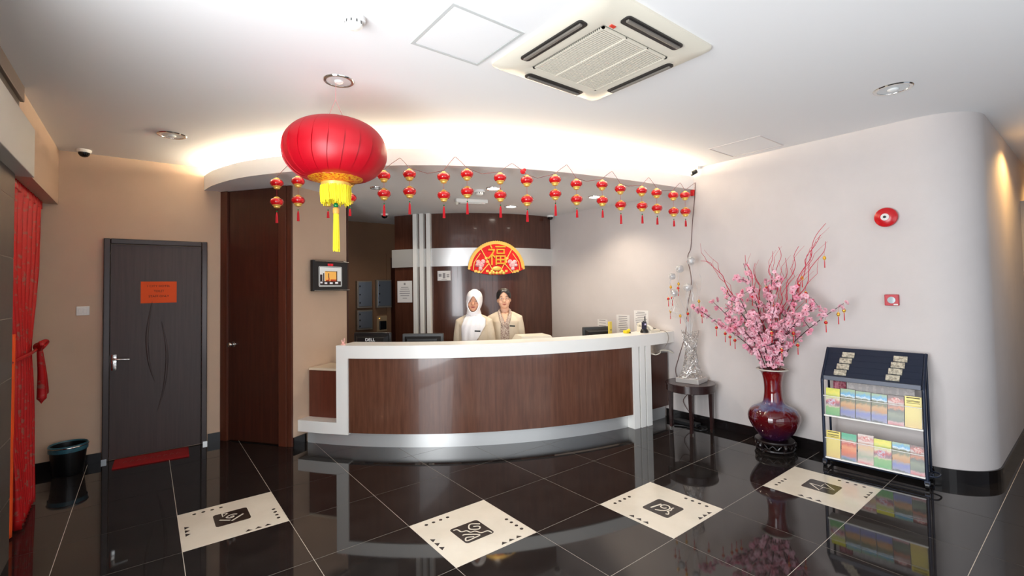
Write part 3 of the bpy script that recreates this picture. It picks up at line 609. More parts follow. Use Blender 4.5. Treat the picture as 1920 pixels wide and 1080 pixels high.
MB().box((-0.25, -0.305, -0.046), (-0.218, -0.288, -0.04)).xf(Matrix.Rotation(0, 4, 'Z')).build('red_badge', mat('badge_red', (214, 60, 40), 0.5), ac)
# emergency light
t = thing('emergency_light', 'white emergency light fitting with a cable under the lower ceiling', 'light fitting', (2.96, 0.68, ZS), rz=-0.35)
MB().box((-0.2, -0.05, -0.045), (0.2, 0.05, 0), b=0.01).build('body', M_WHITE, t)
MB().box((-0.15, -0.04, -0.058), (0.17, 0.04, -0.044), b=0.008).build('diffuser', mat('diffuser_white', (226, 222, 216), 0.3), t)
MB().lathe([(0.012, -0.07), (0.02, -0.045), (0.02, -0.03)], 12, (-0.18, 0.0, 0)).build('lamp_head', M_CREAM, t)
# ================================================================ LANTERNS
bl = thing('red_lantern', 'large red satin lantern with yellow fringe and long yellow tassel', 'lantern', (0.755, -1.14, 2.44))
N = 22
prof = [(0.165, -0.168)]+[(0.315*math.cos(t_)**0.72, 0.198*math.sin(t_)+0.004) for t_ in [rad(-56+(56+83)*i/26) for i in range(27)]]
seg = N*8; rings = []
for r, z in prof:
    rg = []; mz = min(1, max(0.12, (0.07-z)/0.06))
    for j in range(seg):
        u = (j % 8)/7; a = 2*PI*((j//8)+min(u, 0.999))/N+0.35*(z-0.05)*mz
        rr = r*(1-0.028*(1-u)*mz*(0.4+0.6*min(1, r/0.3))); rg.append((rr*math.cos(a), rr*math.sin(a), z))
    rings.append(rg)
MB().loft(rings).build('shade', M_RED, bl, smooth=True, angle=24)
MB().lathe([(0.075, 0.19), (0.078, 0.212), (0.07, 0.22), (0.05, 0.22)], 32).build('top_cap', M_GOLD, bl, smooth=True)
MB().lathe([(0.166, -0.160), (0.164, -0.170), (0.12, -0.186), (0.088, -0.193)], 40).build('bottom_ring', mat('gold_red_brocade', (240, 170, 40), 0.45, 0.3, col2=(206, 60, 20), scale=70, lo=0.45, hi=0.6), bl, smooth=True)
MB().lathe([(0.084, -0.19), (0.09, -0.198), (0.087, -0.225), (0.08, -0.23)], 36).build('collar', M_GOLDP, bl, smooth=True)
mb = MB()
for k in range(90):
    a = 2*PI*k/90; L = R_.uniform(0.085, 0.115); r = 0.087+R_.uniform(-0.003, 0.004)
    mb.tube([(r*math.cos(a), r*math.sin(a), -0.215), ((r+0.002)*math.cos(a), (r+0.002)*math.sin(a), -0.26), ((r-0.002)*math.cos(a+0.03), (r-0.002)*math.sin(a+0.03), -0.22-L)], 0.0034, 5)
tag(mb.build('fringe', M_YEL, bl), kind='stuff')
MB().sphere((0, 0, -0.335), 0.016, 14, 8).build('green_bead', M_GREEN, bl, smooth=True)
MB().lathe([(0.013, -0.392), (0.019, -0.386), (0.02, -0.36), (0.014, -0.35)], 16).build('bead_ring', mat('orange_bead', (240, 170, 80), 0.3), bl, smooth=True)
mb = MB()
for k in range(30):
    a = k*2.4; r = 0.017*math.sqrt(k/30); mb.tube([(r*math.cos(a)*0.8, r*math.sin(a)*0.8, -0.385), (r*math.cos(a)*1.0, r*math.sin(a)*1.0, -0.5), (r*1.15*math.cos(a), r*1.15*math.sin(a), -0.60-R_.uniform(0, 0.03))], 0.0045, 5)
tag(mb.build('tassel', M_YEL, bl), kind='stuff')
mb = MB().tube([(-0.05, 0.0, 0.22), (0.0, 0.0, 0.335)], 0.0018, 5).tube([(0.05, 0.0, 0.22), (0.0, 0.0, 0.335)], 0.0018, 5).tube([(0, 0, 0.33), (0.005, -0.003, 0.453)], 0.0016, 5)
mb.xf(Matrix.Rotation(-YAW, 4, 'Z')); mb.build('cord', mat('pink_cord', (214, 150, 150), 0.6), bl)
# small lantern strands along the cove
bodym = MB().lathe([(0.018, -0.030), (0.036, -0.024), (0.046, -0.008), (0.047, 0.006), (0.04, 0.022), (0.02, 0.030)], 24, ribs=12, amp=0.06).mesh('lantern_body', M_REDG, True, 60)
capt = MB().lathe([(0.028, 0.024), (0.03, 0.029), (0.022, 0.034), (0.013, 0.042), (0.009, 0.044)], 16).mesh('top_cap', M_GOLDP, True)
capb = MB().lathe([(0.014, -0.050), (0.022, -0.046), (0.024, -0.036), (0.032, -0.030), (0.032, -0.025)], 16).mesh('bottom_cap', M_GOLDP, True)
beadm = MB().sphere((0, 0, 0), 0.0065, 8, 6).mesh('bead', M_GREEN, True)
mb = MB()
for k in range(7): a = k*0.9; mb.tube([(0, 0, 0), (0.006*math.cos(a), 0.006*math.sin(a), -0.03), (0.009*math.cos(a), 0.009*math.sin(a), -0.125)], 0.0032, 5)
tasm = mb.mesh('tassel', M_REDT)
cordm = MB().tube([(0, 0, 0), (0, 0, -1)], 0.0012, 5).mesh('cord', M_REDT)
ST = [(0.735, 0.45, 2.597, 2.342, 2.184), (0.875, 0.287, 2.60, 2.345, 2.19), (1.067, 0.068, 2.56, 2.33, 2.205), (1.204, -0.089, 2.57, 2.34, 2.213), (1.414, -0.327, 2.598, 2.359, 2.199), (1.585, -0.463, 2.607, 2.373, 2.209), (1.825, -0.625, 2.584, 2.34, 2.175), (2.007, -0.712, 2.616, 2.378, 2.211), (2.263, -0.849, 2.59, 2.35, 2.185), (2.487, -0.946, 2.578, 2.319, 2.153), (2.77, -1.012, 2.608, 2.391, 2.22), (3.004, -1.055, 2.591, 2.359, 2.218), (3.312, -1.101, 2.612, 2.372, 2.235), (3.541, -1.139, 2.592, 2.346, 2.186), (3.821, -1.187, 2.596, 2.354, 2.205), (4.032, -1.219, 2.593, 2.346, 2.205), (4.292, -1.247, 2.59, 2.331, 2.2), (4.486, -1.267, 2.609, 2.344, 2.21)]
TOPS = []
for k, (x, y, zt, zb, zz) in enumerate(ST):
    lab = 'pair of small red lanterns with red tassel, '+ORD[k]+' strand from the left along the cove'
    t = thing('lantern_strand', lab, 'lantern', (x, y, zt), group='small red lantern strands under the cove')
    h = zt-zb; zu = -0.055; zl = -h+0.03; TOPS.append(Vector((x, y, zt)))
    for z in (zu, zl):
        b = link('lantern_body', bodym, t, (0, 0, z)); b.scale = (1.14, 1.14, 1.1); link('top_cap', capt, b); link('bottom_cap', capb, b)
    c = link('cord', cordm, t, (0, 0, 0)); c.scale = (1, 1, zt-zz-0.12)
    link('bead', beadm, t, (0, 0, zl-0.085)); ts = link('tassel', tasm, t, (0, 0, zl-0.092)); L = max(0.05, (zl-0.092)-(zz-zt)); ts.scale = (1, 1, L/0.125)
# the garland string that carries them, hooked on the fascia
AP = [(0.863, 0.445, 2.731), None, (1.565, -0.324, 2.724), (1.969, -0.58, 2.738), (2.428, -0.821, 2.702), (2.973, -0.96, 2.734), (3.511, -1.041, 2.726), (4.019, -1.128, 2.717), (4.519, -1.185, 2.712)]
AP[1] = (1.19, 0.02, 2.73)
gs = thing('garland_string', 'thin dark red string zigzagging along the cove and carrying the lantern strands', 'garland', (0, 0, 0))
mb = MB(); mh = MB(); lowp = []
def front(v, d=0.012):   # nudge a point a little in front of the fascia
    q = min(SC, key=lambda s: (s-Vector((v.x, v.y))).length); i = SC.index(q)
    tt = (SC[min(i+1, len(SC)-1)]-SC[max(i-1, 0)]).normalized(); n = Vector((tt.y, -tt.x)); return Vector((q.x+(Vector((v.x, v.y))-q).dot(tt)*tt.x+n.x*d, q.y+(Vector((v.x, v.y))-q).dot(tt)*tt.y+n.y*d, v.z))
for k in range(9):
    a, b = TOPS[2*k], TOPS[2*k+1]; ap = front(Vector(AP[k]))
    mb.tube([a, (a+ap)/2+Vector((0, 0, 0.004)), ap], 0.0022, 5); mb.tube([ap, (b+ap)/2+Vector((0, 0, 0.004)), b], 0.0022, 5)
    mh.sphere(ap, 0.006, 8, 6)
    if k < 8:
        c = TOPS[2*k+2]; md = (b+c)/2; md.z = min(b.z, c.z)-0.004; md = front(md, 0.03); mb.tube([b, md, c], 0.0022, 5)
la = Vector((WX-0.006, -1.235, 2.735)); mb.tube([TOPS[-1], (TOPS[-1]+la)/2, la], 0.0022, 5)
mb.build('string', mat('dark_red_string', (120, 40, 40), 0.6), gs); mh.build('hooks', M_WHITE, gs)
pw = [la, Vector((WX-0.01, -1.23, 2.6)), Vector((WX-0.008, -1.19, 2.3)), Vector((WX-0.008, -1.16, 2.0)), Vector((WX-0.03, -1.13, 1.88)), Vector((WX-0.01, -1.155, 1.6)), Vector((WX-0.02, -1.10, 1.3)), Vector((WX-0.012, -1.06, 1.0)), Vector((WX-0.02, -0.97, 0.72)), Vector((WX-0.03, -0.93, 0.55)), Vector((WX-0.02, -1.0, 0.40)), Vector((WX-0.05, -1.12, 0.36)), Vector((WX-0.03, -1.02, 0.22)), Vector((WX-0.06, -1.17, 0.06))]
tag(MB().tube(crs(pw), 0.0035, 6).build('electric_cable', mat('brown_cord', (96, 58, 54), 0.6)), 'thin brown power cord running down the wall behind the silver lamp', 'cord')
t = thing('garland_controller', 'small red box of the garland cord on the wall by the cove end', 'controller', (WX, -1.205, 2.62))
MB().box((-0.03, -0.022, -0.035), (0, 0.022, 0.035), b=0.006).build('case', M_REDG, t)
t = thing('red_bow', 'small red paper tag on the garland beside the tenth strand', 'decoration', (2.455, -0.93, 2.60))
MB().sphere((0, 0, 0), (0.03, 0.012, 0.022), 10, 6).sphere((0.022, 0.0, 0.02), (0.018, 0.01, 0.014), 10, 6).build('knot', M_REDT, t, smooth=True)
# ================================================================ LEFT SIDE
t = thing('light_switch', 'white wall light switch plate left of the charcoal door', 'switch', (-0.644, WY, 1.422))
MB().box((-0.046, -0.01, -0.042), (0.046, 0, 0.042), b=0.004).build('plate', M_WHITE, t)
for x in (-0.018, 0.018): MB().box((x-0.012, -0.014, -0.022), (x+0.012, -0.009, 0.022), b=0.002).build('rocker', M_WHITE, t)
t = thing('waste_bin', 'black waste bin with chrome rim and blue-green liner by the curtain', 'bin', (-0.715, 1.60, 0))
MB().lathe([(0.098, 0.0), (0.104, 0.01), (0.128, 0.245), (0.128, 0.25), (0.12, 0.25), (0.098, 0.02)], 36).build('body', mat('black_bin', (10, 10, 11), 0.35), t, smooth=True)
MB().lathe([(0.132, 0.205), (0.134, 0.255), (0.128, 0.262), (0.122, 0.255), (0.112, 0.12)], 36, cap=False).build('liner', mat('teal_liner', (34, 78, 92), 0.35, col2=(60, 108, 120), scale=14), t, smooth=True)
mb = MB(); mb.tube([(0.1345*math.cos(a), 0.1345*math.sin(a), 0.246) for a in [2*PI*k/36 for k in range(37)]], 0.005, 6); mb.build('rim', M_CHROME, t, smooth=True)
t = thing('door_mat', 'red welcome mat with faded lettering lying askew before the charcoal door', 'mat', (0.0, 0.0, 0.0))
M_MAT = mat('red_mat', (150, 8, 12), 0.95, bump=0.6, bscale=300)
MB().prism([(-0.415, 1.445), (0.155, 1.40), (0.165, 1.715), (-0.405, 1.722)], 0.0, 0.012).build('pile', M_MAT, t)
mb = MB(); x = -0.34
for k in range(9):
    y = 1.575-0.02*k/8
    mb.ribbon([(x, y-0.03), (x+0.014, y+0.04), (x+0.03, y-0.02), (x+0.016, y+0.004)], 0.007, 0.011, 0.0135); x += 0.05
mb.build('faded_lettering', mat('faded_print', (150, 62, 58), 0.95), t)
# curtain
M_CUR = mat('red_brocade', (178, 5, 10), 0.55, col2=(150, 84, 70), scale=24, lo=0.565, hi=0.615, stretch=(0.4, 1, 1))
cu = thing('curtain', 'red brocade curtain with orange lining, tied back beside the stone column', 'curtain', (0, 0, 0))
def cur(z):   # (near edge y, far edge y, x) of the gathered cloth
    K = [(0.02, 0.40, 1.0, -0.865), (0.5, 0.36, 1.10, -0.885), (0.95, 0.36, 1.20, -0.90), (1.14, 0.38, 1.22, -0.905), (1.35, 0.3, 1.36, -0.915), (1.8, 0.16, 1.58, -0.93), (2.2, 0.12, 1.66, -0.94), (2.39, 0.1, 1.68, -0.94)]
    for p, q in zip(K[:-1], K[1:]):
        if z <= q[0]:
            t = (z-p[0])/(q[0]-p[0]); return [p[i]+(q[i]-p[i])*t for i in (1, 2, 3)]
    return K[-1][1:]
mb = MB(); nz, nu = 44, 96; rows = []
for i in range(nz+1):
    z = 0.012+(2.39-0.012)*i/nz; y0, y1, xc = cur(z); am = 0.016+0.018*abs(z-1.14)/1.2
    rows.append([(xc+am*math.sin(u*2*PI*9+0.6*math.sin(z*3))+0.006*math.sin(u*61+z*4), y0+(y1-y0)*u+0.008*math.sin(u*2*PI*9+1.2), z) for u in [j/nu for j in range(nu+1)]])
mb.loft(rows, cap=False, close=False)
cl_ = mb.build('cloth', M_CUR, cu, smooth=True, angle=180); so = cl_.modifiers.new('thickness', 'SOLIDIFY'); so.thickness = 0.004; so.offset = 0
mb = MB(); rows = []
for i in range(31):
    z = 0.012+1.30*i/30; rows.append([(-0.868-0.02*(z/1.3)+0.01*math.sin(u*9), 0.20+0.13*u+0.14*(z/1.3), z) for u in [j/10 for j in range(11)]])
mb.loft(rows, cap=False, close=False); ln = mb.build('lining', mat('orange_lining', (236, 84, 22), 0.7), cu, smooth=True, angle=180); so = ln.modifiers.new('thickness', 'SOLIDIFY'); so.thickness = 0.004; so.offset = 0
mb = MB()
mb.tube(crs([Vector((-0.895, 0.36, 1.12)), Vector((-0.855, 0.7, 1.14)), Vector((-0.85, 0.98, 1.15)), Vector((-0.868, 1.15, 1.16))]), 0.011, 8)
mb.sphere((-0.85, 1.13, 1.165), (0.035, 0.05, 0.035), 12, 8)
for s in (-1, 1): mb.tube(crs([Vector((-0.85, 1.13, 1.165)), Vector((-0.83, 1.13+0.07*s, 1.20)), Vector((-0.82, 1.13+0.13*s, 1.19)), Vector((-0.84, 1.13+0.06*s, 1.15))]), [0.016]*19, 8)
for s, L in ((0, 0.46), (1, 0.40)):
    mb.tube(crs([Vector((-0.85, 1.14+0.03*s, 1.16)), Vector((-0.84, 1.19+0.05*s, 0.95)), Vector((-0.84, 1.22+0.09*s, 0.8)), Vector((-0.84, 1.20+0.14*s, 1.16-L))]), [0.014+0.016*math.sin(PI*min(1, i/17)*0.62) if i < 16 else 0.022-0.008*(i-15) for i in range(19)], 10)
mb.build('tieback', M_CUR, cu, smooth=True)
mb = MB()
rows = []
for i in range(7):
    z = 2.33+0.065*i/6; y0, y1, xc = cur(2.39); rows.append([(xc+0.012+0.022*math.sin(u*2*PI*26), y0+(y1-y0)*u, z) for u in [j/220 for j in range(221)]])
mb.loft(rows, cap=False, close=False); hd = mb.build('gathered_heading', M_CUR, cu, smooth=True, angle=180); so = hd.modifiers.new('thickness', 'SOLIDIFY'); so.thickness = 0.004; so.offset = 0
# ================================================================ RIGHT WALL FITTINGS
t = thing('fire_bell', 'round red fire alarm bell on the off-white wall', 'alarm bell', (WX, -2.972, 2.109), rot=(0, -PI/2, 0))
MB().lathe([(0.06, 0), (0.06, 0.02), (0.078, 0.022), (0.082, 0.03), (0.078, 0.045), (0.055, 0.058), (0.03, 0.062)], 40).build('gong', mat('alarm_red', (196, 22, 30), 0.25), t, smooth=True)
MB().lathe([(0.03, 0.06), (0.029, 0.066), (0.012, 0.067)], 24).build('label_disc', M_PAPER, t, smooth=True)
MB().lathe([(0.011, 0.066), (0.011, 0.071), (0.004, 0.073)], 16).build('centre_nut', M_BLACK, t, smooth=True)
t = thing('call_point', 'square red fire call point with round glass on the off-white wall', 'alarm switch', (WX, -2.986, 1.412), rot=(PI/2, 0, -PI/2))
MB().box((-0.047, -0.046, 0), (0.047, 0.046, 0.035), b=0.005).build('housing', mat('call_red', (190, 48, 58), 0.4), t)
MB().lathe([(0.028, 0.034), (0.027, 0.038), (0.02, 0.0385)], 24).build('glass_disc', mat('pale_glass', (176, 190, 194), 0.15), t, smooth=True)
MB().box((0.014, -0.042, 0.035), (0.042, -0.031, 0.0365)).build('label_strip', M_PAPER, t)
# ================================================================ SIDE TABLE AND SILVER LAMP
TC = Vector((4.493, -1.262, 0))
M_TBL = mat('dark_table_lacquer', (44, 28, 27), 0.2, col2=(52, 34, 32), scale=6)
t = thing('side_table', 'round dark wooden side table with four legs under the silver lamp', 'table', TC)
MB().lathe([(0.245, 0.425), (0.252, 0.43), (0.252, 0.495), (0.259, 0.497), (0.259, 0.508), (0.255, 0.512), (0.1, 0.512)], 48).build('top', M_TBL, t, smooth=True, angle=30)
for a in (rad(-148), rad(-58), rad(32), rad(122)):
    x, y = 0.205*math.cos(a), 0.205*math.sin(a)
    lg = MB().loft([[(x+q*c*1.0, y+q*s, z) for c, s in ((-1, -1), (1, -1), (1, 1), (-1, 1))] for q, z in ((0.013, 0.018), (0.021, 0.425))]).build('leg', M_TBL, t)
    MB().box((x-0.014, y-0.014, 0), (x+0.014, y+0.014, 0.018)).box((x-0.0225, y-0.0225, 0.418), (x+0.0225, y+0.0225, 0.426)).build('steel_cap', M_CHROME, lg)
M_SIL = mat('silver_wire', (214, 210, 206), 0.22, 0.85)
M_SILW = mat('white_silver_thread', (222, 220, 218), 0.35, 0.4)
lp = thing('silver_lamp', 'waisted silver wire lamp with glittering balls on curved stems on the side table', 'lamp', (TC.x+0.02, TC.y-0.005, 0.512), rz=rad(8))
MB().box((-0.125, -0.125, 0), (0.125, 0.125, 0.05), b=0.004).build('base', mat('silver_base', (196, 192, 188), 0.3, 0.4), lp)
def waist(z): return 0.055+0.062*abs((z-0.30)/0.26)**1.7 if z < 0.30 else 0.055+0.035*((z-0.30)/0.26)**1.5
mb = MB()
for k in range(260):
    z = R_.uniform(0.05, 0.54); a = R_.uniform(0, 2*PI); P = []; da = R_.uniform(-0.35, 0.35); dz = R_.uniform(-0.03, 0.03)
    for q in range(9):
        zz = min(0.56, max(0.05, z+dz*q*0.6+0.014*math.sin(q*1.7+k))); aa = a+da*q*0.6+0.12*math.cos(q*2.1)
        r = waist(zz); cq = max(abs(math.cos(aa)), abs(math.sin(aa))); f = 1.0+(1/cq-1)*0.7*(1 if zz < 0.3 else 0.3)
        P.append(Vector((r*f*math.cos(aa), r*f*math.sin(aa), zz)))
    mb.tube(P, 0.0019, 4)
for k in range(130):
    z = R_.uniform(0.06, 0.55); a = R_.uniform(0, 2*PI); r = waist(z)*0.98
    mb.sphere((r*math.cos(a), r*math.sin(a), z), R_.uniform(0.004, 0.008), 6, 4)
tag(mb.build('wire_body', M_SIL, lp), kind='stuff')
# stems and balls: positions in lamp space, x right-ish along the wall (world -y), z up
BALL = [(0.0, -0.03, 1.32, 0.046), (-0.02, 0.09, 1.235, 0.045), (-0.04, 0.17, 1.155, 0.038), (-0.04, 0.0, 1.03, 0.046), (-0.06, 0.145, 0.97, 0.042)]
LSTEM = []
for k, (x, y, z, r) in enumerate(BALL):
    P = crs([Vector((0.01*math.cos(k), 0.01*math.sin(k), 0.5)), Vector((x*0.4, y*0.35, 0.72)), Vector((x*1.3, y*1.25, z*0.8)), Vector((x, y, z))])
    MB().tube(P, 0.0028, 5).build('stem', M_SILW, lp); LSTEM += [p for p in P if p.z > 0.7]
    mb = MB()
    for q in range(10):
        ax = Vector((R_.gauss(0, 1), R_.gauss(0, 1), R_.gauss(0, 1))).normalized(); u = ax.orthogonal().normalized(); v = ax.cross(u)
        mb.tube([Vector((x, y, z))+(u*math.cos(2*PI*j/16)+v*math.sin(2*PI*j/16))*r for j in range(17)], 0.0016, 4)
    mb.sphere((x, y, z), r*0.86, 14, 8)
    mb.build('ball', M_SILW, lp, smooth=True)
for k in range(16):
    a = k*2.1; x = 0.15*math.cos(a)*R_.uniform(0.3, 1); y = 0.05+0.22*math.sin(a)*R_.uniform(0.4, 1); z = R_.uniform(0.75, 1.2)
    P = crs([Vector((0.02*math.cos(a), 0.02*math.sin(a), 0.5)), Vector((x*0.35, y*0.3, 0.66)), Vector((x*0.8, y*1.1, z*0.9)), Vector((x, y, z)), Vector((x*1.1, y*1.15, z-0.06))])
    P = [Vector((min(p.x, 0.2), p.y, p.z)) for p in P]
    MB().tube(P, 0.0016, 4).build('stem', M_SILW, lp); LSTEM += [p for p in P if p.z > 0.7]
t = thing('power_adapter', 'black adapter and coiled cord on the floor under the side table', 'adapter', (4.62, -1.13, 0))
MB().box((-0.05, -0.14, 0), (0.05, 0.14, 0.04), b=0.006).build('case', M_BLACK, t)
MB().tube(crs([Vector((0, -0.14, 0.02)), Vector((-0.02, -0.25, 0.01)), Vector((-0.12, -0.22, 0.008)), Vector((-0.1, -0.05, 0.008)), Vector((-0.16, 0.06, 0.008))]), 0.006, 6).build('cord', M_BLACK, t)
# ================================================================ RED VASE AND BLOSSOM
VC = Vector((4.505, -2.112, 0))
t = thing('vase_stand', 'carved black wooden stand under the red vase', 'stand', VC)
M_STD = mat('black_carved_wood', (24, 14, 14), 0.3)
MB().lathe([(0.10, 0.075), (0.165, 0.08), (0.17, 0.095), (0.165, 0.105), (0.12, 0.107)], 36).build('top', M_STD, t, smooth=True)
mb = MB().tube([(0.15*math.cos(2*PI*k/36), 0.15*math.sin(2*PI*k/36), 0.018) for k in range(37)], 0.012, 6); mb.build('ring', M_STD, t)
for k in range(5):
    a = 2*PI*k/5+0.3; c, s = math.cos(a), math.sin(a)
    MB().tube(crs([Vector((0.155*c, 0.155*s, 0.085)), Vector((0.175*c, 0.175*s, 0.06)), Vector((0.15*c, 0.15*s, 0.03)), Vector((0.168*c, 0.168*s, 0.01))]), [0.016]*19, 8).build('leg', M_STD, t, smooth=True)
    b = a+2*PI/10; MB().tube([(0.16*math.cos(b+d), 0.16*math.sin(b+d), 0.058+0.016*math.cos(d*14)) for d in [-0.45+0.09*i for i in range(11)]], 0.007, 6).build('carved_apron', M_STD, t)
def vase_mat():
    m = bpy.data.materials.new('flambe_glaze'); m.use_nodes = True; nt = m.node_tree; b = nt.nodes['Principled BSDF']; b.inputs['Roughness'].default_value = 0.06; b.inputs['Coat Weight'].default_value = 0.5
    N = nt.nodes.new; L = nt.links.new
    tc = N('ShaderNodeTexCoord'); mp = N('ShaderNodeMapping'); mp.inputs['Scale'].default_value = (16, 16, 2.2); L(tc.outputs['Object'], mp.inputs[0])
    n = N('ShaderNodeTexNoise'); n.inputs['Scale'].default_value = 1.0; n.inputs['Detail'].default_value = 5; L(mp.outputs[0], n.inputs['Vector'])
    sp = N('ShaderNodeSeparateXYZ'); L(tc.outputs['Object'], sp.inputs[0])
    ad = N('ShaderNodeMath'); ad.operation = 'MULTIPLY_ADD'; ad.inputs[1].default_value = 0.16; L(n.outputs['Fac'], ad.inputs[0]); L(sp.outputs['Z'], ad.inputs[2])
    r = N('ShaderNodeValToRGB'); e = r.color_ramp.elements
    for p_, c in ((0.02, (36, 16, 40)), (0.11, (44, 18, 46)), (0.23, (74, 8, 14)), (0.355, (84, 8, 14)), (0.385, (92, 100, 134)), (0.42, (86, 66, 96)), (0.455, (104, 8, 12)), (0.7, (116, 10, 12))):
        el = e.new(p_); el.color = lin(c)
    e.remove(e[0]); e.remove(e[-1]) if e[-1].position == 1.0 else None
    L(ad.outputs[0], r.inputs[0])
    n2 = N('ShaderNodeTexNoise'); mp2 = N('ShaderNodeMapping'); mp2.inputs['Scale'].default_value = (26, 26, 3); L(tc.outputs['Object'], mp2.inputs[0]); L(mp2.outputs[0], n2.inputs['Vector']); n2.inputs['Scale'].default_value = 1.2
    r2 = N('ShaderNodeValToRGB'); r2.color_ramp.elements[0].position = 0.6; r2.color_ramp.elements[1].position = 0.72; L(n2.outputs['Fac'], r2.inputs[0])
    mx = N('ShaderNodeMix'); mx.data_type = 'RGBA'; L(r2.outputs[0], mx.inputs[0]); L(r.outputs[0], mx.inputs[6]); mx.inputs[7].default_value = lin((104, 72, 96))
    L(mx.outputs[2], b.inputs['Base Color']); return m
t = thing('floor_vase', 'tall dark red glazed vase with blue streaks holding the blossom branches', 'vase', VC+Vector((0, 0, 0.107)))
pf = [(0.10, 0.0), (0.115, 0.01), (0.15, 0.05), (0.19, 0.11), (0.217, 0.17), (0.222, 0.21), (0.21, 0.25), (0.18, 0.285), (0.13, 0.312), (0.095, 0.335), (0.083, 0.37), (0.075, 0.44), (0.076, 0.52), (0.085, 0.58), (0.10, 0.62), (0.125, 0.642), (0.135, 0.648)]
MB().lathe(crs([Vector(p) for p in pf], 3)+[Vector((0.132, 0.654)), Vector((0.10, 0.636)), Vector((0.068, 0.56)), Vector((0.06, 0.4))], 56).build('body', vase_mat(), t, smooth=True, angle=60)
MB().lathe([(0.126, 0.643), (0.138, 0.647), (0.138, 0.655), (0.124, 0.657), (0.112, 0.648)], 48, cap=False).build('rim', mat('pale_glaze', (206, 200, 186), 0.15), t, smooth=True)
# blossom branches: fan out in the plane of the wall (u = world -y), with some depth towards the room
def proj_px(P):
    d = Vector(P)-CAM; return d.dot(r0)/d.dot(Vector((sy_, cy_, 0)))
M_TWIG = mat('dark_twig', (70, 34, 36), 0.7); M_WIL = mat('red_willow', (196, 26, 60), 0.5)
M_FLO = mat('pink_petals', (244, 174, 190), 0.6, col2=(250, 206, 216), scale=20, sheen=0.2)
M_FLO2 = mat('deep_pink_petals', (234, 136, 162), 0.6, col2=(244, 172, 190), scale=20)
M_CEN = mat('crimson_centre', (170, 24, 60), 0.6)
def flower_mesh(nm, m, layers=2):
    mb = MB()
    for l in range(layers):
        for k in range(5):
            a = 2*PI*k/5+0.6*l; L = 0.026-0.006*l; up_ = 0.35+0.5*l; c, s = math.cos(a), math.sin(a)
            base = Vector((0.003*c, 0.003*s, 0.002)); mid = Vector((L*0.6*c, L*0.6*s, L*0.35*up_)); tip = Vector((L*c, L*s, L*0.75*up_)); sd = Vector((-s, c, 0))*L*0.46
            mb.add([base, mid+sd, tip+sd*0.45, tip-sd*0.45, mid-sd, mid+Vector((0, 0, -0.003))], [(0, 5, 1), (1, 5, 2), (2, 5, 3), (3, 5, 4), (4, 5, 0)])
    mb.sphere((0, 0, 0.006), 0.005, 6, 4, mi=1); return mb.mesh(nm, [m, M_CEN])
FM = [flower_mesh('blossom', M_FLO), flower_mesh('blossom_deep', M_FLO2), flower_mesh('blossom_full', M_FLO, 3)]
mouth = VC+Vector((0, 0, 0.107+0.64))
# (side offset along the wall, depth offset to the room, tip height above mouth)
BR_ = [(-0.70, 0.18, 0.60), (-0.46, 0.22, 0.66), (-0.36, 0.02, 0.44), (-0.30, 0.28, 0.80), (-0.18, 0.12, 1.02), (-0.13, 0.34, 0.72), (-0.02, 0.02, 0.86), (0.02, 0.36, 0.55), (0.10, 0.16, 0.95), (0.17, 0.30, 0.62), (0.27, 0.06, 0.78), (0.33, 0.24, 0.50), (0.42, 0.12, 0.66), (0.60, 0.0, 0.64)]
HANG = []
order = sorted(range(len(BR_)), key=lambda k: BR_[k][0]); nf = 0
def along(P, f):
    n = len(P)-1; i = min(int(f*n), n-1); return P[i].lerp(P[i+1], f*n-i)
for rank, k in enumerate(order):
    u, dpt, h = BR_[k]
    t = thing('blossom_branch', 'artificial pink blossom branch in the red vase, '+ORD[rank]+' from the left', 'branch', mouth, group='pink blossom branches')
    tip = Vector((-dpt, -u, h)); m1 = Vector((-dpt*0.35+R_.uniform(-0.02, 0.02), -u*0.28, h*0.38)); m2 = Vector((-dpt*0.8, -u*0.66, h*0.74))
    tip.x = min(tip.x, 0.18); s0 = Vector((-dpt*0.08, -u*0.10, 0))
    P = crs([Vector((-0.02*dpt, -u*0.02, -0.22)), s0, m1, m2, tip], 7); n = len(P)
    MB().tube(P, [0.0065-0.0045*i/(n-1) for i in range(n)], 6).build('stem', M_TWIG, t)
    subs = [(P, 0.30)]
    for q in range(4):
        f0 = 0.42+0.13*q; b0 = along(P, f0); dr = Vector((R_.uniform(-0.7, 0.5), R_.uniform(-1, 1), R_.uniform(0.15, 0.9))).normalized()
        L = R_.uniform(0.10, 0.20); S = [b0, b0+dr*L*0.5+Vector((0, 0, 0.01)), b0+dr*L]
        if VC.x+S[2].x > WX-0.06: S[2].x = WX-0.06-VC.x
        MB().tube(S, [0.003, 0.0025, 0.0015], 5).build('twig', M_TWIG, t); subs.append((S, 0.15))
    for S, st in subs:
        cnt = 25 if S is P else 8
        for q in range(cnt):
            f = st+(0.99-st)*(q+R_.random()*0.9)/cnt; b = along(S, min(f, 0.999)); off = Vector((R_.uniform(-0.034, 0.034), R_.uniform(-0.034, 0.034), R_.uniform(-0.026, 0.03)))
            pt = b+off
            if VC.x+pt.x > WX-0.035: pt.x = WX-0.035-VC.x
            o = link('blossom', FM[R_.choice((0, 1, 2, 2, 2))], t, pt, (R_.uniform(0.3, 1.7), R_.uniform(-1.1, 0.5), R_.uniform(0, 6.28))); sc_ = R_.uniform(0.7, 1.3); o.scale = (sc_, sc_, sc_); nf += 1
    HANG += [mouth+p for p in P[14:]]
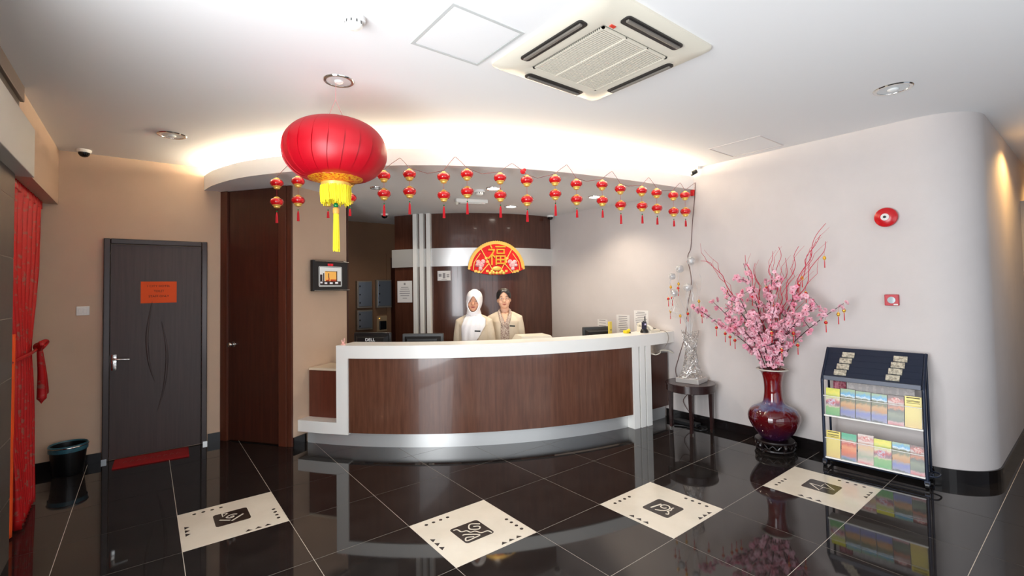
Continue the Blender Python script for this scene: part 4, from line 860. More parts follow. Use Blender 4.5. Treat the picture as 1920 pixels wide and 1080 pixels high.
# red curly willow
WL = [(-0.62, 0.10, 1.07, 0), (-0.16, 0.12, 1.10, 1), (-0.12, 0.05, 1.02, 1), (0.07, 0.10, 1.12, 2), (0.13, 0.06, 1.16, 2), (0.22, 0.12, 1.05, 3), (0.30, 0.08, 1.15, 3), (0.47, 0.0, 1.34, 4), (0.44, 0.03, 1.24, 4), (0.50, 0.02, 1.18, 4)]
for rank, (u, dpt, h, g) in enumerate(WL):
    t = thing('willow_branch', 'wavy red willow branch rising above the blossoms, '+ORD[rank]+' from the left', 'branch', mouth, group='red willow branches')
    P = [Vector((-0.01, -u*0.02, -0.2)), Vector((-dpt*0.1, -u*0.08, 0))]
    for q in range(1, 15):
        f = q/14; cv = f**1.4 if u > -0.4 else f**0.9
        wv = 0.018*math.sin(q*1.9+rank*1.3); hz = h*f if u > -0.4 else h*math.sin(f*PI/2*1.0)
        P.append(Vector((-dpt*f+0.010*math.cos(q*1.7+rank), -u*(0.08+0.92*cv)+wv, hz)))
    P = crs(P, 3); n = len(P)
    MB().tube(P, [0.0068-0.0046*i/(n-1) for i in range(n)], 5).build('stem', M_WIL, t)
    HANG += [mouth+p for p in P[18:]]
    for q in range(4):
        b0 = along(P, 0.5+0.1*q); sgn = 1 if q % 2 else -1; S = [b0]
        for z in range(1, 6): S.append(b0+Vector((R_.uniform(-0.006, 0.006), sgn*0.03*math.sin(z*0.8)+0.01*math.sin(z*2.3)-u*0.05*z, 0.05*z)))
        MB().tube(S, [0.0028-0.0004*i for i in range(6)], 4).build('twig', M_WIL, t)
# little hanging ornaments on lamp stems and branches
bm1 = MB().sphere((0, 0, 0), (0.017, 0.017, 0.014), 12, 8).mesh('bead', M_REDG, True); bm2 = MB().sphere((0, 0, 0), (0.016, 0.016, 0.016), 12, 8).mesh('bead', M_GOLD, True)
cp = MB().lathe([(0.009, 0.012), (0.008, 0.018), (0.003, 0.02)], 10).lathe([(0.003, -0.02), (0.008, -0.018), (0.009, -0.012)], 10).mesh('cap', M_GOLDP, True)
tl = MB().tube([(0, 0, -0.02), (0, 0, -0.085)], [0.003, 0.0045], 6).mesh('tassel', M_REDT); tl2 = MB().tube([(0, 0, -0.02), (0, 0, -0.085)], [0.003, 0.0045], 6).mesh('tassel', M_GOLDP)
hc = MB().tube([(0, 0, 0.018), (0, 0, 0.06)], 0.001, 4).mesh('cord', M_REDT)
# (world y, distance from wall, z, gold?)
ORN = [(-1.02, 0.30, 1.42, 0), (-1.05, 0.30, 1.27, 1), (-1.09, 0.30, 1.52, 1), (-1.10, 0.30, 1.40, 0), (-1.13, 0.28, 1.62, 1), (-1.20, 0.28, 1.545, 0), (-1.37, 0.24, 1.41, 1), (-1.27, 0.36, 1.245, 1), (-1.31, 0.36, 1.22, 0), (-1.57, 0.18, 1.56, 0), (-1.53, 0.30, 1.35, 0), (-1.69, 0.24, 1.345, 0), (-1.63, 0.36, 1.22, 0), (-1.79, 0.42, 0.99, 0), (-1.83, 0.42, 0.985, 0), (-1.85, 0.45, 0.88, 0), (-2.00, 0.40, 1.40, 0), (-2.02, 0.18, 1.53, 0), (-2.16, 0.3, 1.36, 0), (-2.25, 0.15, 1.74, 1), (-2.31, 0.22, 1.54, 0), (-2.20, 0.45, 1.18, 0), (-2.30, 0.42, 1.30, 0), (-2.42, 0.20, 1.38, 0), (-2.34, 0.42, 0.90, 0), (-2.42, 0.40, 0.95, 0), (-2.49, 0.36, 0.96, 0), (-2.46, 0.14, 1.70, 1), (-2.58, 0.24, 0.93, 0), (-2.66, 0.2, 1.28, 1), (-2.58, 0.19, 1.28, 1)]
LM = Matrix.Translation(lp.location) @ lp.rotation_euler.to_matrix().to_4x4()
HANG += [LM @ p for p in LSTEM]
NO = []
for y, dx, z, g in ORN:
    tgt = Vector((WX-dx, y, z+0.06)); q = min(HANG, key=lambda p: (p-tgt).length+2*abs((p-tgt).dot(r0))); NO.append((q.y, WX-q.x, q.z-0.06, g)); HANG.remove(q)
ORN = NO
ORN.sort(key=lambda o: proj_px((WX-o[1], o[0], o[2])))
for k, (y, dx, z, g) in enumerate(ORN):
    t = thing('hanging_ornament', 'tiny %s bead ornament with tassel on lamp stems and blossoms, %s from the left' % ('gold' if g else 'red', ORD[k]), 'ornament', (WX-dx, y, z), group='bead ornaments on lamp and blossoms')
    b = link('bead', bm2 if g else bm1, t); link('cap', cp, b); link('tassel', tl, t); link('cord', hc, t); t.scale = (0.88, 0.88, 1.0)
# ================================================================ BROCHURE RACK
RL, RRt = Vector((4.425, -2.555)), Vector((4.475, -3.215)); rdir = (RRt-RL); RW = rdir.length; rang = math.atan2(rdir.y, rdir.x)
# local: x along the rack (left to right), y towards the wall (+) , z up
rk = thing('brochure_rack', 'dark blue steel brochure rack on castors with two white shelves', 'rack', (RL.x, RL.y, 0), rang)
M_NAVY = mat('navy_steel', (38, 46, 64), 0.35, 0.4); M_ACR = mat('clear_acrylic', (236, 240, 242), 0.05, alpha=0.06)
DB = 0.17
for x in (0.0, RW):
    P = crs([Vector((x, 0.0, 0.03)), Vector((x, 0.0, 0.4)), Vector((x, 0.0, 0.68)), Vector((x, 0.012, 0.755)), Vector((x, 0.12, 0.875)), Vector((x, 0.215, 0.985))], 4)
    MB().tube(P, 0.012, 10).build('side_post', M_NAVY, rk, smooth=True)
    MB().tube([(x, 0.0, 0.06), (x, 0.24, 0.06)], 0.010, 8).build('foot_bar', M_NAVY, rk)
    MB().tube([(x, 0.19, 0.955), (x, 0.21, 0.07)], 0.009, 8).build('rear_post', M_NAVY, rk)
    for y in (0.0, 0.22):
        c = MB().tube([(x-0.012, y, 0.024), (x+0.012, y, 0.024)], 0.024, 14).build('castor', M_BLACK, rk)
        MB().box((x-0.016, y-0.012, 0.03), (x+0.016, y+0.012, 0.056)).build('fork', M_NAVY, c)
# sloping top with slats
for k in range(5):
    f = k/4; y, z = 0.03+0.165*f, 0.78+0.185*f
    MB().box((0.012, -0.0305, -0.004), (RW-0.012, 0.0305, 0.004)).xf(Matrix.Translation((0, y, z)) @ Matrix.Rotation(math.atan2(0.185, 0.165), 4, 'X')).build('top_slat', M_NAVY, rk)
MB().box((0.012, -0.012, 0.735), (RW-0.012, 0.006, 0.772), b=0.003).build('top_rail', mat('grey_rail', (84, 88, 98), 0.4, 0.4), rk)
M_CLIP = mat('clip_steel', (226, 218, 196), 0.3, 0.3, col2=(120, 110, 92), scale=50, lo=0.4, hi=0.7)
for x0 in (0.125, 0.475):
    for k in range(4):
        f = (k+0.3)/4; y, z = 0.03+0.165*f, 0.78+0.185*f
        MB().box((x0-0.044+0.012*k, -0.0255, 0.004), (x0+0.044+0.012*k, 0.0255, 0.016), b=0.002).xf(Matrix.Translation((0, y, z)) @ Matrix.Rotation(math.atan2(0.185, 0.165), 4, 'X')).build('label_clip', M_CLIP, rk)
SH = ((0.44, 'upper'), (0.084, 'lower'))
for z, nm in SH:
    MB().box((0.008, -0.02, z-0.012), (RW-0.008, 0.11, z), b=0.002).build('shelf', M_WHITE, rk)
    MB().box((0.01, -0.022, z), (RW-0.01, -0.018, z+0.16)).build('acrylic_front', M_ACR, rk)
    MB().tube([(0.01, -0.022, z+0.162), (RW-0.01, -0.022, z+0.162)], 0.003, 6).build('front_wire', M_WHITE, rk)
    MB().box((0.01, 0.105, z), (RW-0.01, 0.11, z+0.05)).build('back_stop', M_WHITE, rk)
for y in (-0.01, 0.06, 0.13): MB().tube([(0.0, y, 0.062), (RW, y, 0.062)], 0.005, 6).build('base_wire', M_NAVY, rk)
for k in range(8):
    x = 0.04+k*(RW-0.08)/7; MB().tube([(x, -0.012, 0.062), (x, -0.012, 0.085)], 0.003, 5).build('base_wire', M_NAVY, rk)
MB().tube(crs([Vector((RW, 0.03, 0.085)), Vector((RW+0.05, 0.05, 0.085)), Vector((RW+0.06, 0.14, 0.085)), Vector((RW, 0.18, 0.085))]), 0.006, 8).build('handle_loop', M_NAVY, rk)
RM = Matrix.Translation((RL.x, RL.y, 0)) @ Matrix.Rotation(rang, 4, 'Z')
# brochures
COVERS = {'green': [(0, (84, 160, 84)), (.28, (120, 176, 92)), (.33, (206, 190, 160)), (.42, (120, 70, 92)), (.52, (196, 80, 84)), (.60, (222, 206, 176)), (.70, (196, 206, 96)), (.86, (226, 214, 70)), (.94, (206, 206, 60))],
 'blue': [(0, (60, 62, 60)), (.05, (134, 136, 170)), (.20, (112, 118, 184)), (.30, (150, 140, 150)), (.36, (196, 132, 64)), (.50, (206, 156, 92)), (.58, (104, 104, 58)), (.70, (116, 118, 84)), (.76, (206, 222, 232)), (.82, (92, 164, 204)), (.93, (150, 176, 140))],
 'brown': [(0, (190, 96, 100)), (.08, (200, 150, 150)), (.14, (96, 104, 84)), (.35, (124, 132, 104)), (.50, (70, 70, 56)), (.58, (206, 120, 60)), (.66, (150, 96, 76)), (.74, (206, 190, 184)), (.84, (176, 96, 88)), (.94, (110, 84, 78))],
 'yellow': [(0, (214, 180, 92)), (.3, (224, 202, 92)), (.6, (230, 208, 96)), (1, (234, 212, 84))],
 'orange': [(0, (90, 120, 120)), (.08, (132, 140, 176)), (.16, (196, 110, 90)), (.30, (224, 110, 60)), (.48, (236, 152, 96)), (.60, (206, 70, 40)), (.70, (222, 168, 158)), (.78, (120, 186, 160)), (.9, (92, 176, 140))],
 'pale': [(0, (206, 120, 120)), (.08, (206, 176, 166)), (.24, (150, 162, 134)), (.4, (196, 176, 150)), (.55, (216, 176, 120)), (.66, (206, 166, 150)), (.76, (214, 196, 190)), (.86, (196, 120, 112)), (.95, (206, 190, 180))]}
def cover_mat(kind, ht):
    nm = 'cover_'+kind
    if nm in MATS: return MATS[nm]
    m = bpy.data.materials.new(nm); m.use_nodes = True; nt = m.node_tree; b = nt.nodes['Principled BSDF']; b.inputs['Roughness'].default_value = 0.3
    N = nt.nodes.new; L = nt.links.new; tc = N('ShaderNodeTexCoord'); sp = N('ShaderNodeSeparateXYZ'); L(tc.outputs['Object'], sp.inputs[0])
    n = N('ShaderNodeTexNoise'); n.inputs['Scale'].default_value = 32; n.inputs['Detail'].default_value = 4; L(tc.outputs['Object'], n.inputs['Vector'])
    k = 0.0 if kind == 'yellow' else 0.26
    a = N('ShaderNodeMath'); a.operation = 'MULTIPLY_ADD'; a.inputs[1].default_value = 1/ht; a.inputs[2].default_value = -k/2; L(sp.outputs['Z'], a.inputs[0])
    a2 = N('ShaderNodeMath'); a2.operation = 'MULTIPLY_ADD'; a2.inputs[1].default_value = k; L(n.outputs['Fac'], a2.inputs[0]); L(a.outputs[0], a2.inputs[2])
    r = N('ShaderNodeValToRGB'); e = r.color_ramp.elements
    while len(e) > 1: e.remove(e[-1])
    e[0].position = 0; e[0].color = lin(COVERS[kind][0][1])
    for p_, c in COVERS[kind][1:]: el = e.new(p_); el.color = lin(c)
    L(a2.outputs[0], r.inputs[0]); L(r.outputs[0], b.inputs['Base Color']); MATS[nm] = m; return m
def brochure(label, x, zs, kind, wd, ht, dy=0.0):
    w_ = RM @ Vector((x, dy, zs)); t = thing('brochure', label, 'brochure', w_, group='brochures on the rack', rot=(rad(-9), 0, rang+R_.uniform(-0.02, 0.02)))
    MB().box((-wd/2, 0, 0), (wd/2, 0.016, ht)).build('pages', M_PAPER, t)
    MB().box((-wd/2, -0.001, 0), (wd/2, 0.0, ht)).build('cover', cover_mat(kind, ht), t)
    if kind == 'yellow':
        mb = MB()
        for q, h_ in ((0.95, 0.004), (0.86, 0.002), (0.83, 0.002), (0.78, 0.002)): mb.box((-wd*0.4, -0.0016, ht*q-h_), (wd*0.4, -0.001, ht*q+h_))
        tag(mb.build('print_lines', mat('olive_ink', (96, 90, 60), 0.7), t), kind='stuff')
    if kind in ('brown', 'pale'):
        MB().lathe([(0.022, 0), (0.016, 0.0008)], 16).xf(Matrix.Translation((0, -0.001, ht*0.85)) @ Matrix.Rotation(PI/2, 4, 'X') @ Matrix.Scale(1.3, 4, (1, 0, 0))).build('emblem', mat('br_emblem', (196, 80, 80), 0.4, col2=(240, 220, 210), scale=60), t)
    if kind == 'green':
        MB().lathe([(0.03, 0), (0.022, 0.0008)], 14).xf(Matrix.Translation((-0.006, -0.001, ht*0.48)) @ Matrix.Rotation(PI/2, 4, 'X')).build('emblem', mat('br_flowers', (196, 60, 74), 0.4, col2=(206, 196, 214), scale=70, lo=0.42, hi=0.56), t)
UP = [('green', 'green and yellow brochure at the left end of the upper shelf', 0.0), ('blue', 'blue-topped landscape brochure beside the green one on the upper shelf', 0), ('blue', 'middle of the three blue-topped landscape brochures on the upper shelf', 0), ('blue', 'blue-topped landscape brochure beside the brown one on the upper shelf', 0), ('brown', 'brown food brochure on the upper shelf between blue and yellow ones', 0), ('yellow', 'plain yellow leaflet at the right end of the upper shelf', 0.0)]
for k, (kd, lab, d) in enumerate(UP): brochure(lab, 0.068+k*(RW-0.135)/5, 0.4405, kd, 0.1, 0.226+R_.uniform(-0.006, 0.006) if kd != 'yellow' else 0.235)
LO = [('yellow', 'plain yellow leaflet at the left end of the lower shelf', 0.06, 0.10), ('orange', 'orange orangutan-coloured brochure second on the lower shelf', 0.17, 0.104), ('pale', 'pale pink brochure in the middle of the lower shelf', 0.285, 0.104), ('green', 'green and yellow brochure right of centre on the lower shelf', 0.395, 0.112), ('blue', 'blue-topped landscape brochure on the lower shelf', 0.51, 0.108), ('brown', 'brown food brochure at the right end of the lower shelf', 0.61, 0.09)]
for k, (kd, lab, x, wd) in enumerate(LO): brochure(lab.replace('orange orangutan-coloured', 'orange and teal'), x, 0.0845, kd, wd, 0.215 if kd != 'pale' else 0.23)
for lab, x0, x1, z1, c1, c2, nm in (('dark red folded newspaper standing behind the upper shelf', 0.065, 0.155, 0.73, (120, 42, 62), (170, 110, 118), 'red_page'), ('grey and white newspaper spread behind the upper shelf', 0.16, 0.60, 0.735, (190, 184, 180), (168, 160, 158), 'news_page')):
    w_ = RM @ Vector(((x0+x1)/2, 0.055 if 'red' not in nm else 0.045, 0.4405)); t = thing('newspaper', lab, 'newspaper', w_, rot=(rad(-5), 0, rang)); hw = (x1-x0)/2; h = z1-0.44
    MB().box((-hw, 0, 0), (hw, 0.012, h)).build('pages', mat(nm, c1, 0.8, col2=c2, scale=40, lo=0.45, hi=0.6), t)
    mb = MB()
    for q in range(3 if hw < 0.1 else 7): mb.box((-hw*0.75+hw*0.22*q, -0.001, h*0.62), (-hw*0.75+hw*0.22*q+hw*0.12, 0.0, h*0.93))
    tag(mb.build('printed_columns', mat(nm+'_print', (196, 130, 142) if hw < 0.1 else (172, 166, 164), 0.8), t), kind='stuff')
# ================================================================ PEOPLE
def remesh(parts, name, mats, voxel=0.007, smooth=6):
    mb = MB()
    for p in parts: mb.add(p.v, p.f)
    me = mb.mesh('tmp', []) ; o = bpy.data.objects.new('tmp', me); COL.objects.link(o)
    r = o.modifiers.new('r', 'REMESH'); r.mode = 'VOXEL'; r.voxel_size = voxel
    s = o.modifiers.new('s', 'SMOOTH'); s.factor = 0.5; s.iterations = smooth
    dg = bpy.context.evaluated_depsgraph_get(); dg.update(); out = bpy.data.meshes.new_from_object(o.evaluated_get(dg)); out.name = name
    bpy.data.objects.remove(o); bpy.data.meshes.remove(me); out.materials.clear()
    for m in (mats if isinstance(mats, list) else [mats]): out.materials.append(m)
    out.polygons.foreach_set('use_smooth', [True]*len(out.polygons)); return out
M_SKIN = mat('warm_skin', (224, 174, 144), 0.5, spec=0.3); M_SKIN2 = mat('tan_skin', (218, 158, 126), 0.5, spec=0.3)
M_HAIR = mat('black_hair', (18, 14, 14), 0.35, bump=0.3, stretch=(60, 60, 4)); M_LIP = mat('lips', (168, 74, 72), 0.4); M_LIPD = mat('lips_soft', (182, 98, 84), 0.4)
M_EYEW = mat('eye_white', (222, 214, 208), 0.3); M_EYED = mat('iris', (26, 16, 14), 0.15); M_BROW = mat('brow', (44, 28, 24), 0.8)
M_JAC = mat('cream_jacket', (214, 199, 176), 0.8, col2=(206, 190, 166), scale=10, bump=0.15, bscale=20); M_HIJ = mat('white_scarf', (236, 232, 232), 0.75, bump=0.2, bscale=14)
M_BAT = mat('taupe_batik', (150, 124, 112), 0.8, col2=(206, 190, 174), scale=70, lo=0.42, hi=0.58); M_SKIRT_ = mat('dark_skirt', (52, 40, 40), 0.8); M_SHOE = mat('black_shoe', (16, 14, 14), 0.3)
HR = [(0.0, 0.022, -0.078, -0.030), (0.012, 0.039, -0.087, -0.012), (0.03, 0.053, -0.091, 0.012), (0.05, 0.062, -0.092, 0.042), (0.075, 0.068, -0.091, 0.07), (0.10, 0.071, -0.091, 0.086), (0.13, 0.073, -0.091, 0.094), (0.155, 0.071, -0.088, 0.093), (0.18, 0.062, -0.074, 0.082), (0.20, 0.046, -0.05, 0.06), (0.212, 0.024, -0.022, 0.032)]
def head_rings(chin, grow=0.0, zlo=0.0, seg=32):
    out = []
    for z, w_, f, b in HR:
        if z < zlo: continue
        zz = chin+0.1+(z-0.1)*(1+grow*6); out.append([((w_+grow)*math.cos(2*PI*j/seg), (f+b)/2+((b-f)/2+grow)*math.sin(2*PI*j/seg), zz) for j in range(seg)])
    return out
def hand(mb, wr, s, dirv=Vector((0, -0.12, -1))):
    d = dirv.normalized(); side = Vector((s*0.25, 1, 0)); side = (side-d*side.dot(d)).normalized(); nrm = d.cross(side).normalized()
    pc = wr+d*0.045
    mb.tube([wr-d*0.01, wr+d*0.03, wr+d*0.075], [0.022, 0.03, 0.03], 12, rnd=True)
    i0 = len(mb.v)
    for k, (o, L) in enumerate(((-0.027, 0.055), (-0.009, 0.07), (0.009, 0.075), (0.027, 0.066))):
        b = wr+d*0.075+side*o*-1; cu = nrm*(-s*0.0)
        mb.tube([b-d*0.015, b+d*L*0.45+nrm*0.004*s, b+d*L*0.8+nrm*0.016*s, b+d*L+nrm*0.028*s], [0.0095, 0.0088, 0.008, 0.0072], 8, rnd=True)
    b = wr+d*0.03+side*0.024*-1
    mb.tube([b, b-side*0.03+d*0.025, b-side*0.036+d*0.055+nrm*0.006*s], [0.012, 0.0105, 0.0085], 8, rnd=True)
def person(label, loc, H, face_rz, tilt, hijab):
    sk = M_SKIN2 if hijab else M_SKIN
    t = thing('person', label, 'person', loc, face_rz); chin = H-0.228; sh = H-0.300; hs = 0.155
    T = Matrix.Translation((0, 0, chin-0.02)) @ Matrix.Rotation(tilt, 4, 'Y') @ Matrix.Scale(1.07, 4) @ Matrix.Translation((0, 0, -(chin-0.02)))
    # body -------------------------------------------------
    hd = MB().loft(head_rings(chin)); hd.tube([(0, -0.086, chin+0.118), (0, -0.099, chin+0.092), (0, -0.108, chin+0.076), (0, -0.096, chin+0.069)], [0.006, 0.010, 0.0135, 0.010], 10, rnd=True)
    hd.sphere((-0.013, -0.094, chin+0.073), 0.009, 8, 6).sphere((0.013, -0.094, chin+0.073), 0.009, 8, 6)
    for s in (-1, 1):
        hd.sphere((s*0.072, 0.006, chin+0.092), (0.009, 0.02, 0.03), 10, 8); hd.sphere((s*0.036, -0.07, chin+0.068), (0.024, 0.02, 0.024), 10, 8)
    hd.sphere((0, -0.088, chin+0.04), (0.022, 0.009, 0.011), 10, 6)
    hd.xf(T)
    nk = MB().tube([(0, 0.015, sh-0.04), (0, 0.008, sh+0.03), (0, 0.004, chin+0.03)], [0.062, 0.05, 0.05], 16)
    to = MB().ell([(H*0.50, 0, 0.0, 0.16, 0.11), (H*0.56, 0, 0, 0.158, 0.108), (H*0.62, 0, 0, 0.132, 0.09), (H*0.70, 0, -0.008, 0.148, 0.105), (H*0.755, 0, -0.01, 0.158, 0.108), (sh-0.05, 0, 0.0, 0.135, 0.085), (sh-0.01, 0, 0.006, 0.08, 0.06)], 24)
    limbs = MB(); J = {}
    for s in (-1, 1):
        S_, E_, W_ = Vector((s*hs, 0.005, sh-0.055)), Vector((s*(hs+0.035), 0.02, sh-0.31)), Vector((s*(hs-0.005), -0.10, sh-0.50)); J[s] = (S_, E_, W_)
        limbs.tube([S_-Vector((s*0.05, 0, -0.012)), S_, (S_+E_)/2, E_, (E_*0.55+W_*0.45), W_], [0.03, 0.042, 0.04, 0.036, 0.035, 0.024], 14, rnd=True)
        hand(limbs, W_, s, Vector((-s*0.3, -0.45, -1)))
        limbs.tube([(s*0.08, 0.0, H*0.52), (s*0.082, -0.004, H*0.40), (s*0.08, 0.0, H*0.285), (s*0.078, 0.012, H*0.2), (s*0.075, 0.012, 0.07)], [0.088, 0.075, 0.052, 0.05, 0.034], 14, rnd=True)
        limbs.tube([(s*0.075, 0.03, 0.045), (s*0.08, -0.06, 0.035), (s*0.085, -0.13, 0.028)], [0.036, 0.036, 0.026], 12, rnd=True)
    bd = link('body', remesh([hd, nk, to, limbs], 'body', sk, 0.0058, 4), t)
    for s in (-1, 1):
        e = MB().sphere((0, 0, 0), (0.0115, 0.006, 0.0044), 12, 8).xf(T @ Matrix.Translation((s*0.030, -0.087, chin+0.107))).build('eye', M_EYEW, t, smooth=True)
        MB().sphere((0, 0, 0), (0.0052, 0.0036, 0.0047), 10, 6).xf(T @ Matrix.Translation((s*0.030, -0.0915, chin+0.107))).build('iris', M_EYED, e, smooth=True)
        MB().tube([(s*0.017, -0.0915, chin+0.1285), (s*0.031, -0.0905, chin+0.131), (s*0.047, -0.080, chin+0.1235)], [0.0022, 0.0026, 0.0014], 6).xf(T).build('eyebrow', M_BROW, t, smooth=True)
    lm = MB().tube([(-0.022, -0.0905, chin+0.045), (-0.008, -0.097, chin+0.047), (0, -0.098, chin+0.0455), (0.008, -0.097, chin+0.047), (0.022, -0.0905, chin+0.045)], [0.0018, 0.0034, 0.0032, 0.0034, 0.0018], 8).tube([(-0.018, -0.092, chin+0.041), (0, -0.098, chin+0.0375), (0.018, -0.092, chin+0.041)], [0.0016, 0.004, 0.0016], 8)
    lm.xf(T).build('lips', M_LIPD if not hijab else M_LIP, t, smooth=True)
    # skirt and shoes ---------------------------------------
    MB().ell([(0.08, 0, 0.01, 0.155, 0.13), (0.3, 0, 0.005, 0.165, 0.135), (H*0.42, 0, 0, 0.175, 0.135), (H*0.52, 0, 0, 0.178, 0.13), (H*0.60, 0, 0, 0.145, 0.104)], 28).build('skirt', M_SKIRT_, t, smooth=True)
    for s in (-1, 1): MB().tube([(s*0.075, 0.035, 0.035), (s*0.08, -0.06, 0.03), (s*0.085, -0.14, 0.024)], [0.042, 0.042, 0.031], 12, rnd=True).build('shoe', M_SHOE, t, smooth=True)
    # blouse under the jacket --------------------------------
    # jacket -------------------------------------------------
    g = 0.02
    jt = MB().ell([(H*0.46, 0, 0.0, 0.198, 0.150), (H*0.52, 0, 0, 0.192, 0.142), (H*0.60, 0, 0, 0.172, 0.124), (H*0.70, 0, -0.006, 0.172, 0.128), (H*0.755, 0, -0.006, 0.178, 0.126), (sh-0.04, 0, 0.002, 0.158, 0.104), (sh-0.005, 0, 0.006, 0.115, 0.086), (sh+0.03, 0, 0.045, 0.058, 0.035)], 28)
    ja = MB()
    for s in (-1, 1):
        ja.tube([(s*0.035, 0.028, sh+0.012), (s*0.09, 0.012, sh-0.012), (s*0.15, 0.006, sh-0.048)], [0.036, 0.042, 0.05], 12, rnd=True)
        S_, E_, W_ = J[s]; ja.tube([S_-Vector((s*0.075, 0, -0.042)), S_+Vector((s*0.004, 0, 0.0)), (S_+E_)/2+Vector((s*0.006, 0, 0)), E_+Vector((s*0.004, 0, 0)), (E_*0.5+W_*0.5), W_+(E_-W_)*0.12], [0.048, 0.06, 0.06, 0.054, 0.05, 0.045], 16, rnd=True)
    link('jacket', remesh([jt, ja], 'jacket', M_JAC, 0.008, 5), t)
    def front_y(x, z, extra):   # jacket front surface
        K = [(H*0.46, 0.198, 0.150), (H*0.52, 0.192, 0.142), (H*0.60, 0.172, 0.124), (H*0.70, 0.172, 0.134), (H*0.755, 0.178, 0.132), (sh-0.018, 0.165, 0.100), (sh+0.012, 0.105, 0.067), (sh+0.05, 0.066, 0.05)]
        for p, q in zip(K[:-1], K[1:]):
            if z <= q[0]:
                f = max(0, (z-p[0])/(q[0]-p[0])); a = p[1]+(q[1]-p[1])*f; b = p[2]+(q[2]-p[2])*f; return -b*math.sqrt(max(0.05, 1-(x/a)**2))-extra
        return -0.05-extra
    if not hijab:
        rows = []
        for i in range(19):
            f = i/18; z = H*0.52+(sh+0.0-H*0.52)*f; x0 = -0.042-0.012*math.sin(f*PI); x1 = 0.036+0.012*math.sin(f*PI)
            rows.append([(x0+(x1-x0)*u, front_y(x0+(x1-x0)*u, z, 0.004), z) for u in [j/8 for j in range(9)]])
        o = MB().loft(rows, cap=False, close=False).build('blouse', M_BAT, t, smooth=True, angle=180); so = o.modifiers.new('th', 'SOLIDIFY'); so.thickness = 0.006
        # skin at the open neckline
        rows = []
        for i in range(8):
            f = i/7; z = sh-0.085+0.105*f; hwid = 0.004+0.04*f; rows.append([(hwid*u, front_y(hwid*u, z, 0.009-0.004*f), z) for u in [-1+j/4 for j in range(9)]])
        o = MB().loft(rows, cap=False, close=False).build('neckline_skin', sk, bd, smooth=True, angle=180); so = o.modifiers.new('th', 'SOLIDIFY'); so.thickness = 0.005
        for s in (-1, 1):
            P = [(s*0.052, 0.03, sh+0.052), (s*0.064, -0.03, sh+0.035), (s*0.058, front_y(0.058, sh-0.0, 0.012), sh-0.005), (s*0.044, front_y(0.044, sh-0.07, 0.010), sh-0.07), (s*0.018, front_y(0.02, sh-0.125, 0.008), sh-0.125)]
            mb = MB().tube(crs([Vector(p) for p in P], 5), [0.016]*21, 8)
            mb.build('collar', M_BAT, t, smooth=True)
    else:
        rows = []
        for i in range(9):
            f = i/8; z = H*0.55+0.19*f; rows.append([(0.01+0.055*u, front_y(0.01+0.055*u, z, 0.004), z) for u in [j/6 for j in range(7)]])
        o = MB().loft(rows, cap=False, close=False).build('blouse', M_BAT, t, smooth=True, angle=180); so = o.modifiers.new('th', 'SOLIDIFY'); so.thickness = 0.006
    # name tag
    x = 0.085 if not hijab else 0.06; z = sh-0.135 if not hijab else sh-0.145
    ex = 0.012 if not hijab else 0.04
    MB().box((-0.033, -0.003, -0.008), (0.033, 0.003, 0.008), b=0.001).xf(Matrix.Translation((x, front_y(x, z, ex), z)) @ Matrix.Rotation(0.30, 4, 'Z') @ Matrix.Rotation(0.08, 4, 'Y')).build('name_tag', M_BLACK, t)
    if not hijab:
        # hair: cap with open face plus low bun
        seg = 72; r0_ = head_rings(chin, 0.010, 0.05, seg); rings = []
        for i in range(len(r0_)-1):
            for k in range(5): rings.append([tuple(Vector(p).lerp(Vector(q), k/5)) for p, q in zip(r0_[i], r0_[i+1])])
        rings.append(r0_[-1]); tp = r0_[-1]; rings.append([((p[0])*0.4, 0.005+(p[1]-0.005)*0.4, p[2]+0.006) for p in tp])
        def keep(c):
            zr = c.z-chin
            if c.y > 0.035: return True
            hl = 0.185-0.35*abs(c.x)-14*c.x*c.x if abs(c.x) < 0.062 else 0.105   # parted hairline sweeping down to the temples
            if c.y < -0.02: return zr > hl
            return zr > 0.105-(c.y+0.02)*1.2
        mb = MB(); v = [p for r in rings for p in r]; n = seg; f = []
        for i in range(len(rings)-1):
            for j in range(n):
                q = (i*n+j, i*n+(j+1) % n, (i+1)*n+(j+1) % n, (i+1)*n+j); c = sum((Vector(v[k]) for k in q), Vector())/4
                if keep(c): f.append(q)
        f.append(tuple((len(rings)-1)*n+j for j in range(n)))
        mb.add(v, f); mb.xf(T); o = mb.build('hair', M_HAIR, t, smooth=True, angle=180); so = o.modifiers.new('th', 'SOLIDIFY'); so.thickness = 0.008; so.offset = -1
        sm = o.modifiers.new('sm', 'SMOOTH'); sm.iterations = 4
        MB().sphere((0, 0.115, chin+0.075), (0.045, 0.035, 0.04), 16, 10).xf(T).build('hair_bun', M_HAIR, t, smooth=True)
        gl = MB()
        for s in (-1, 1):
            gl.tube([(s*0.032+0.021*math.cos(a), -0.1005, chin+0.104+0.014*math.sin(a)) for a in [2*PI*k/20 for k in range(21)]], 0.0011, 5); gl.tube([(s*0.053, -0.0995, chin+0.108), (s*0.077, 0.0, chin+0.108)], 0.0012, 5)
        gl.tube([(-0.011, -0.101, chin+0.107), (0.011, -0.101, chin+0.107)], 0.0012, 5); gl.xf(T); gl.build('glasses', M_CHROME, t)
    else:
        seg = 56; rings = head_rings(chin, 0.014, 0.0, seg); top = rings[-1]; c0 = Vector((0, 0.005, H+0.012))
        rings.append([(p[0]*0.72, 0.005+(p[1]-0.005)*0.72, p[2]+0.008) for p in top]); rings.append([(p[0]*0.3, 0.005+(p[1]-0.005)*0.3, p[2]+0.013) for p in top])
        low = []
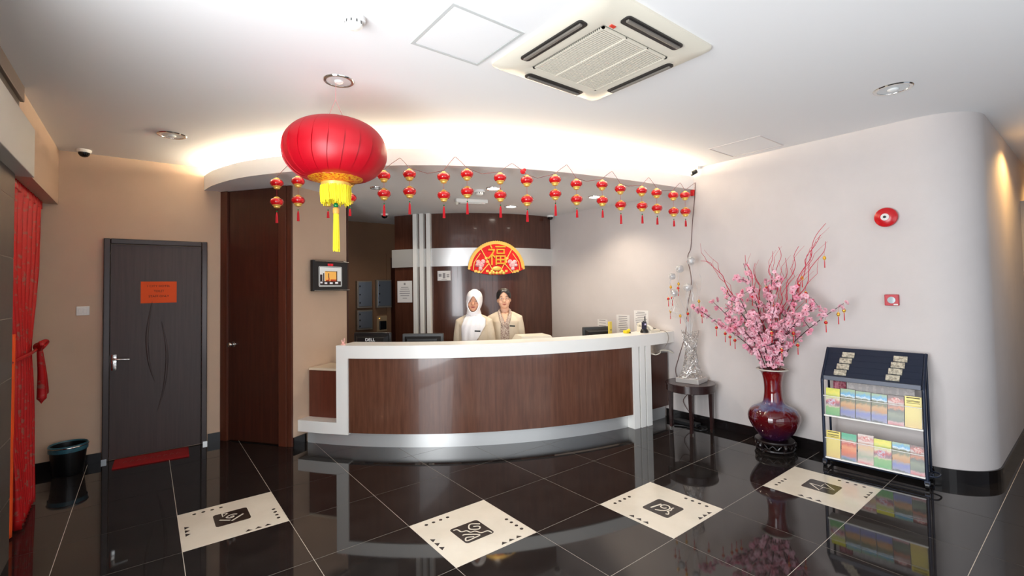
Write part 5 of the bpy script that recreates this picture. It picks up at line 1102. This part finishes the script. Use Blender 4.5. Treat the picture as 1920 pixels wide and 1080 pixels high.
        for z, rx, ry, oy in ((sh-0.05, 0.150, 0.118, 0.0), (sh-0.01, 0.122, 0.104, 0.0), (sh+0.03, 0.088, 0.09, 0.0), (chin-0.012, 0.076, 0.086, 0.0)):
            low.append([(rx*math.cos(2*PI*j/seg), oy+ry*math.sin(2*PI*j/seg), z) for j in range(seg)])
        rr = rings[2:]
        rr = [[((1.04 if abs(p[2]-chin) < 0.12 else 1.0)*p[0], p[1], p[2]) for p in r] for r in rr]
        fine = []
        al = low+rr
        for i in range(len(al)-1):
            for k in range(4): fine.append([tuple(Vector(p).lerp(Vector(q), k/4)) for p, q in zip(al[i], al[i+1])])
        fine.append(al[-1]); mb = MB(); n = seg; v = [p for r in fine for p in r]; f = []
        zc, rz_, rx_ = chin+0.075, 0.088, 0.060
        def inside(c): return c[1] < -0.02 and (c[0]/(rx_*(1-0.45*max(0, (c[2]-zc)/rz_))))**2+((c[2]-zc)/rz_)**2 < 1
        for i in range(len(fine)-1):
            for j in range(n):
                q = (i*n+j, i*n+(j+1) % n, (i+1)*n+(j+1) % n, (i+1)*n+j); c = sum((Vector(v[k]) for k in q), Vector())/4
                if inside(c): continue
                f.append(q)
        f.append(tuple((len(fine)-1)*n+j for j in range(n))); mb.add(v, f)
        rim = []
        for k in range(33):
            a = 2*PI*k/32; z = zc+rz_*math.sin(a); x = rx_*(1-0.45*max(0, math.sin(a)))*math.cos(a)
            # surface y of the hood at (x, z)
            best = min(v, key=lambda p: (p[0]-x)**2+(p[2]-z)**2+(10 if p[1] > -0.01 else 0)); rim.append(Vector((x, best[1]-0.001, z)))
        rm = MB().tube(rim, 0.006, 8); rm.xf(T); rm.build('scarf_edge', M_HIJ, t, smooth=True)
        i0 = len(mb.v)
        for i in range(len(mb.v)):
            if mb.v[i][2] > chin-0.02: mb.v[i] = tuple(T @ Vector(mb.v[i]))
        o = mb.build('headscarf', M_HIJ, t, smooth=True, angle=180); sm = o.modifiers.new('sm', 'SMOOTH'); sm.iterations = 5
        # draped front, longer on one side
        rows = []; nn = 26
        for i in range(nn+1):
            f = i/nn; row = []
            for j in range(25):
                u = j/24; x = -0.125+0.265*u; zt = sh+0.035-0.02*u; zb = H*0.575+0.27*max(0, (u-0.35)/0.65)**1.2
                z = zt+(zb-zt)*f; xx = x*(0.62+0.38*min(1, f*3))
                fold = 0.007*math.sin(u*24+f*4+2.5*math.sin(f*3))*(0.3+f); row.append((xx, front_y(xx, z, 0.020+fold), z))
            rows.append(row)
        o = MB().loft(rows, cap=False, close=False).build('scarf_drape', M_HIJ, t, smooth=True, angle=180); so = o.modifiers.new('th', 'SOLIDIFY'); so.thickness = 0.008; so.offset = 1
    return t
person('person in white headscarf and cream jacket standing behind the counter', (2.794, 0.409, 0), 1.538, -YAW-0.05, rad(3), True)
person('person with black tied-back hair, glasses and cream jacket standing behind the counter', (3.212, 0.374, 0), 1.556, -YAW+0.04, rad(-3), False)
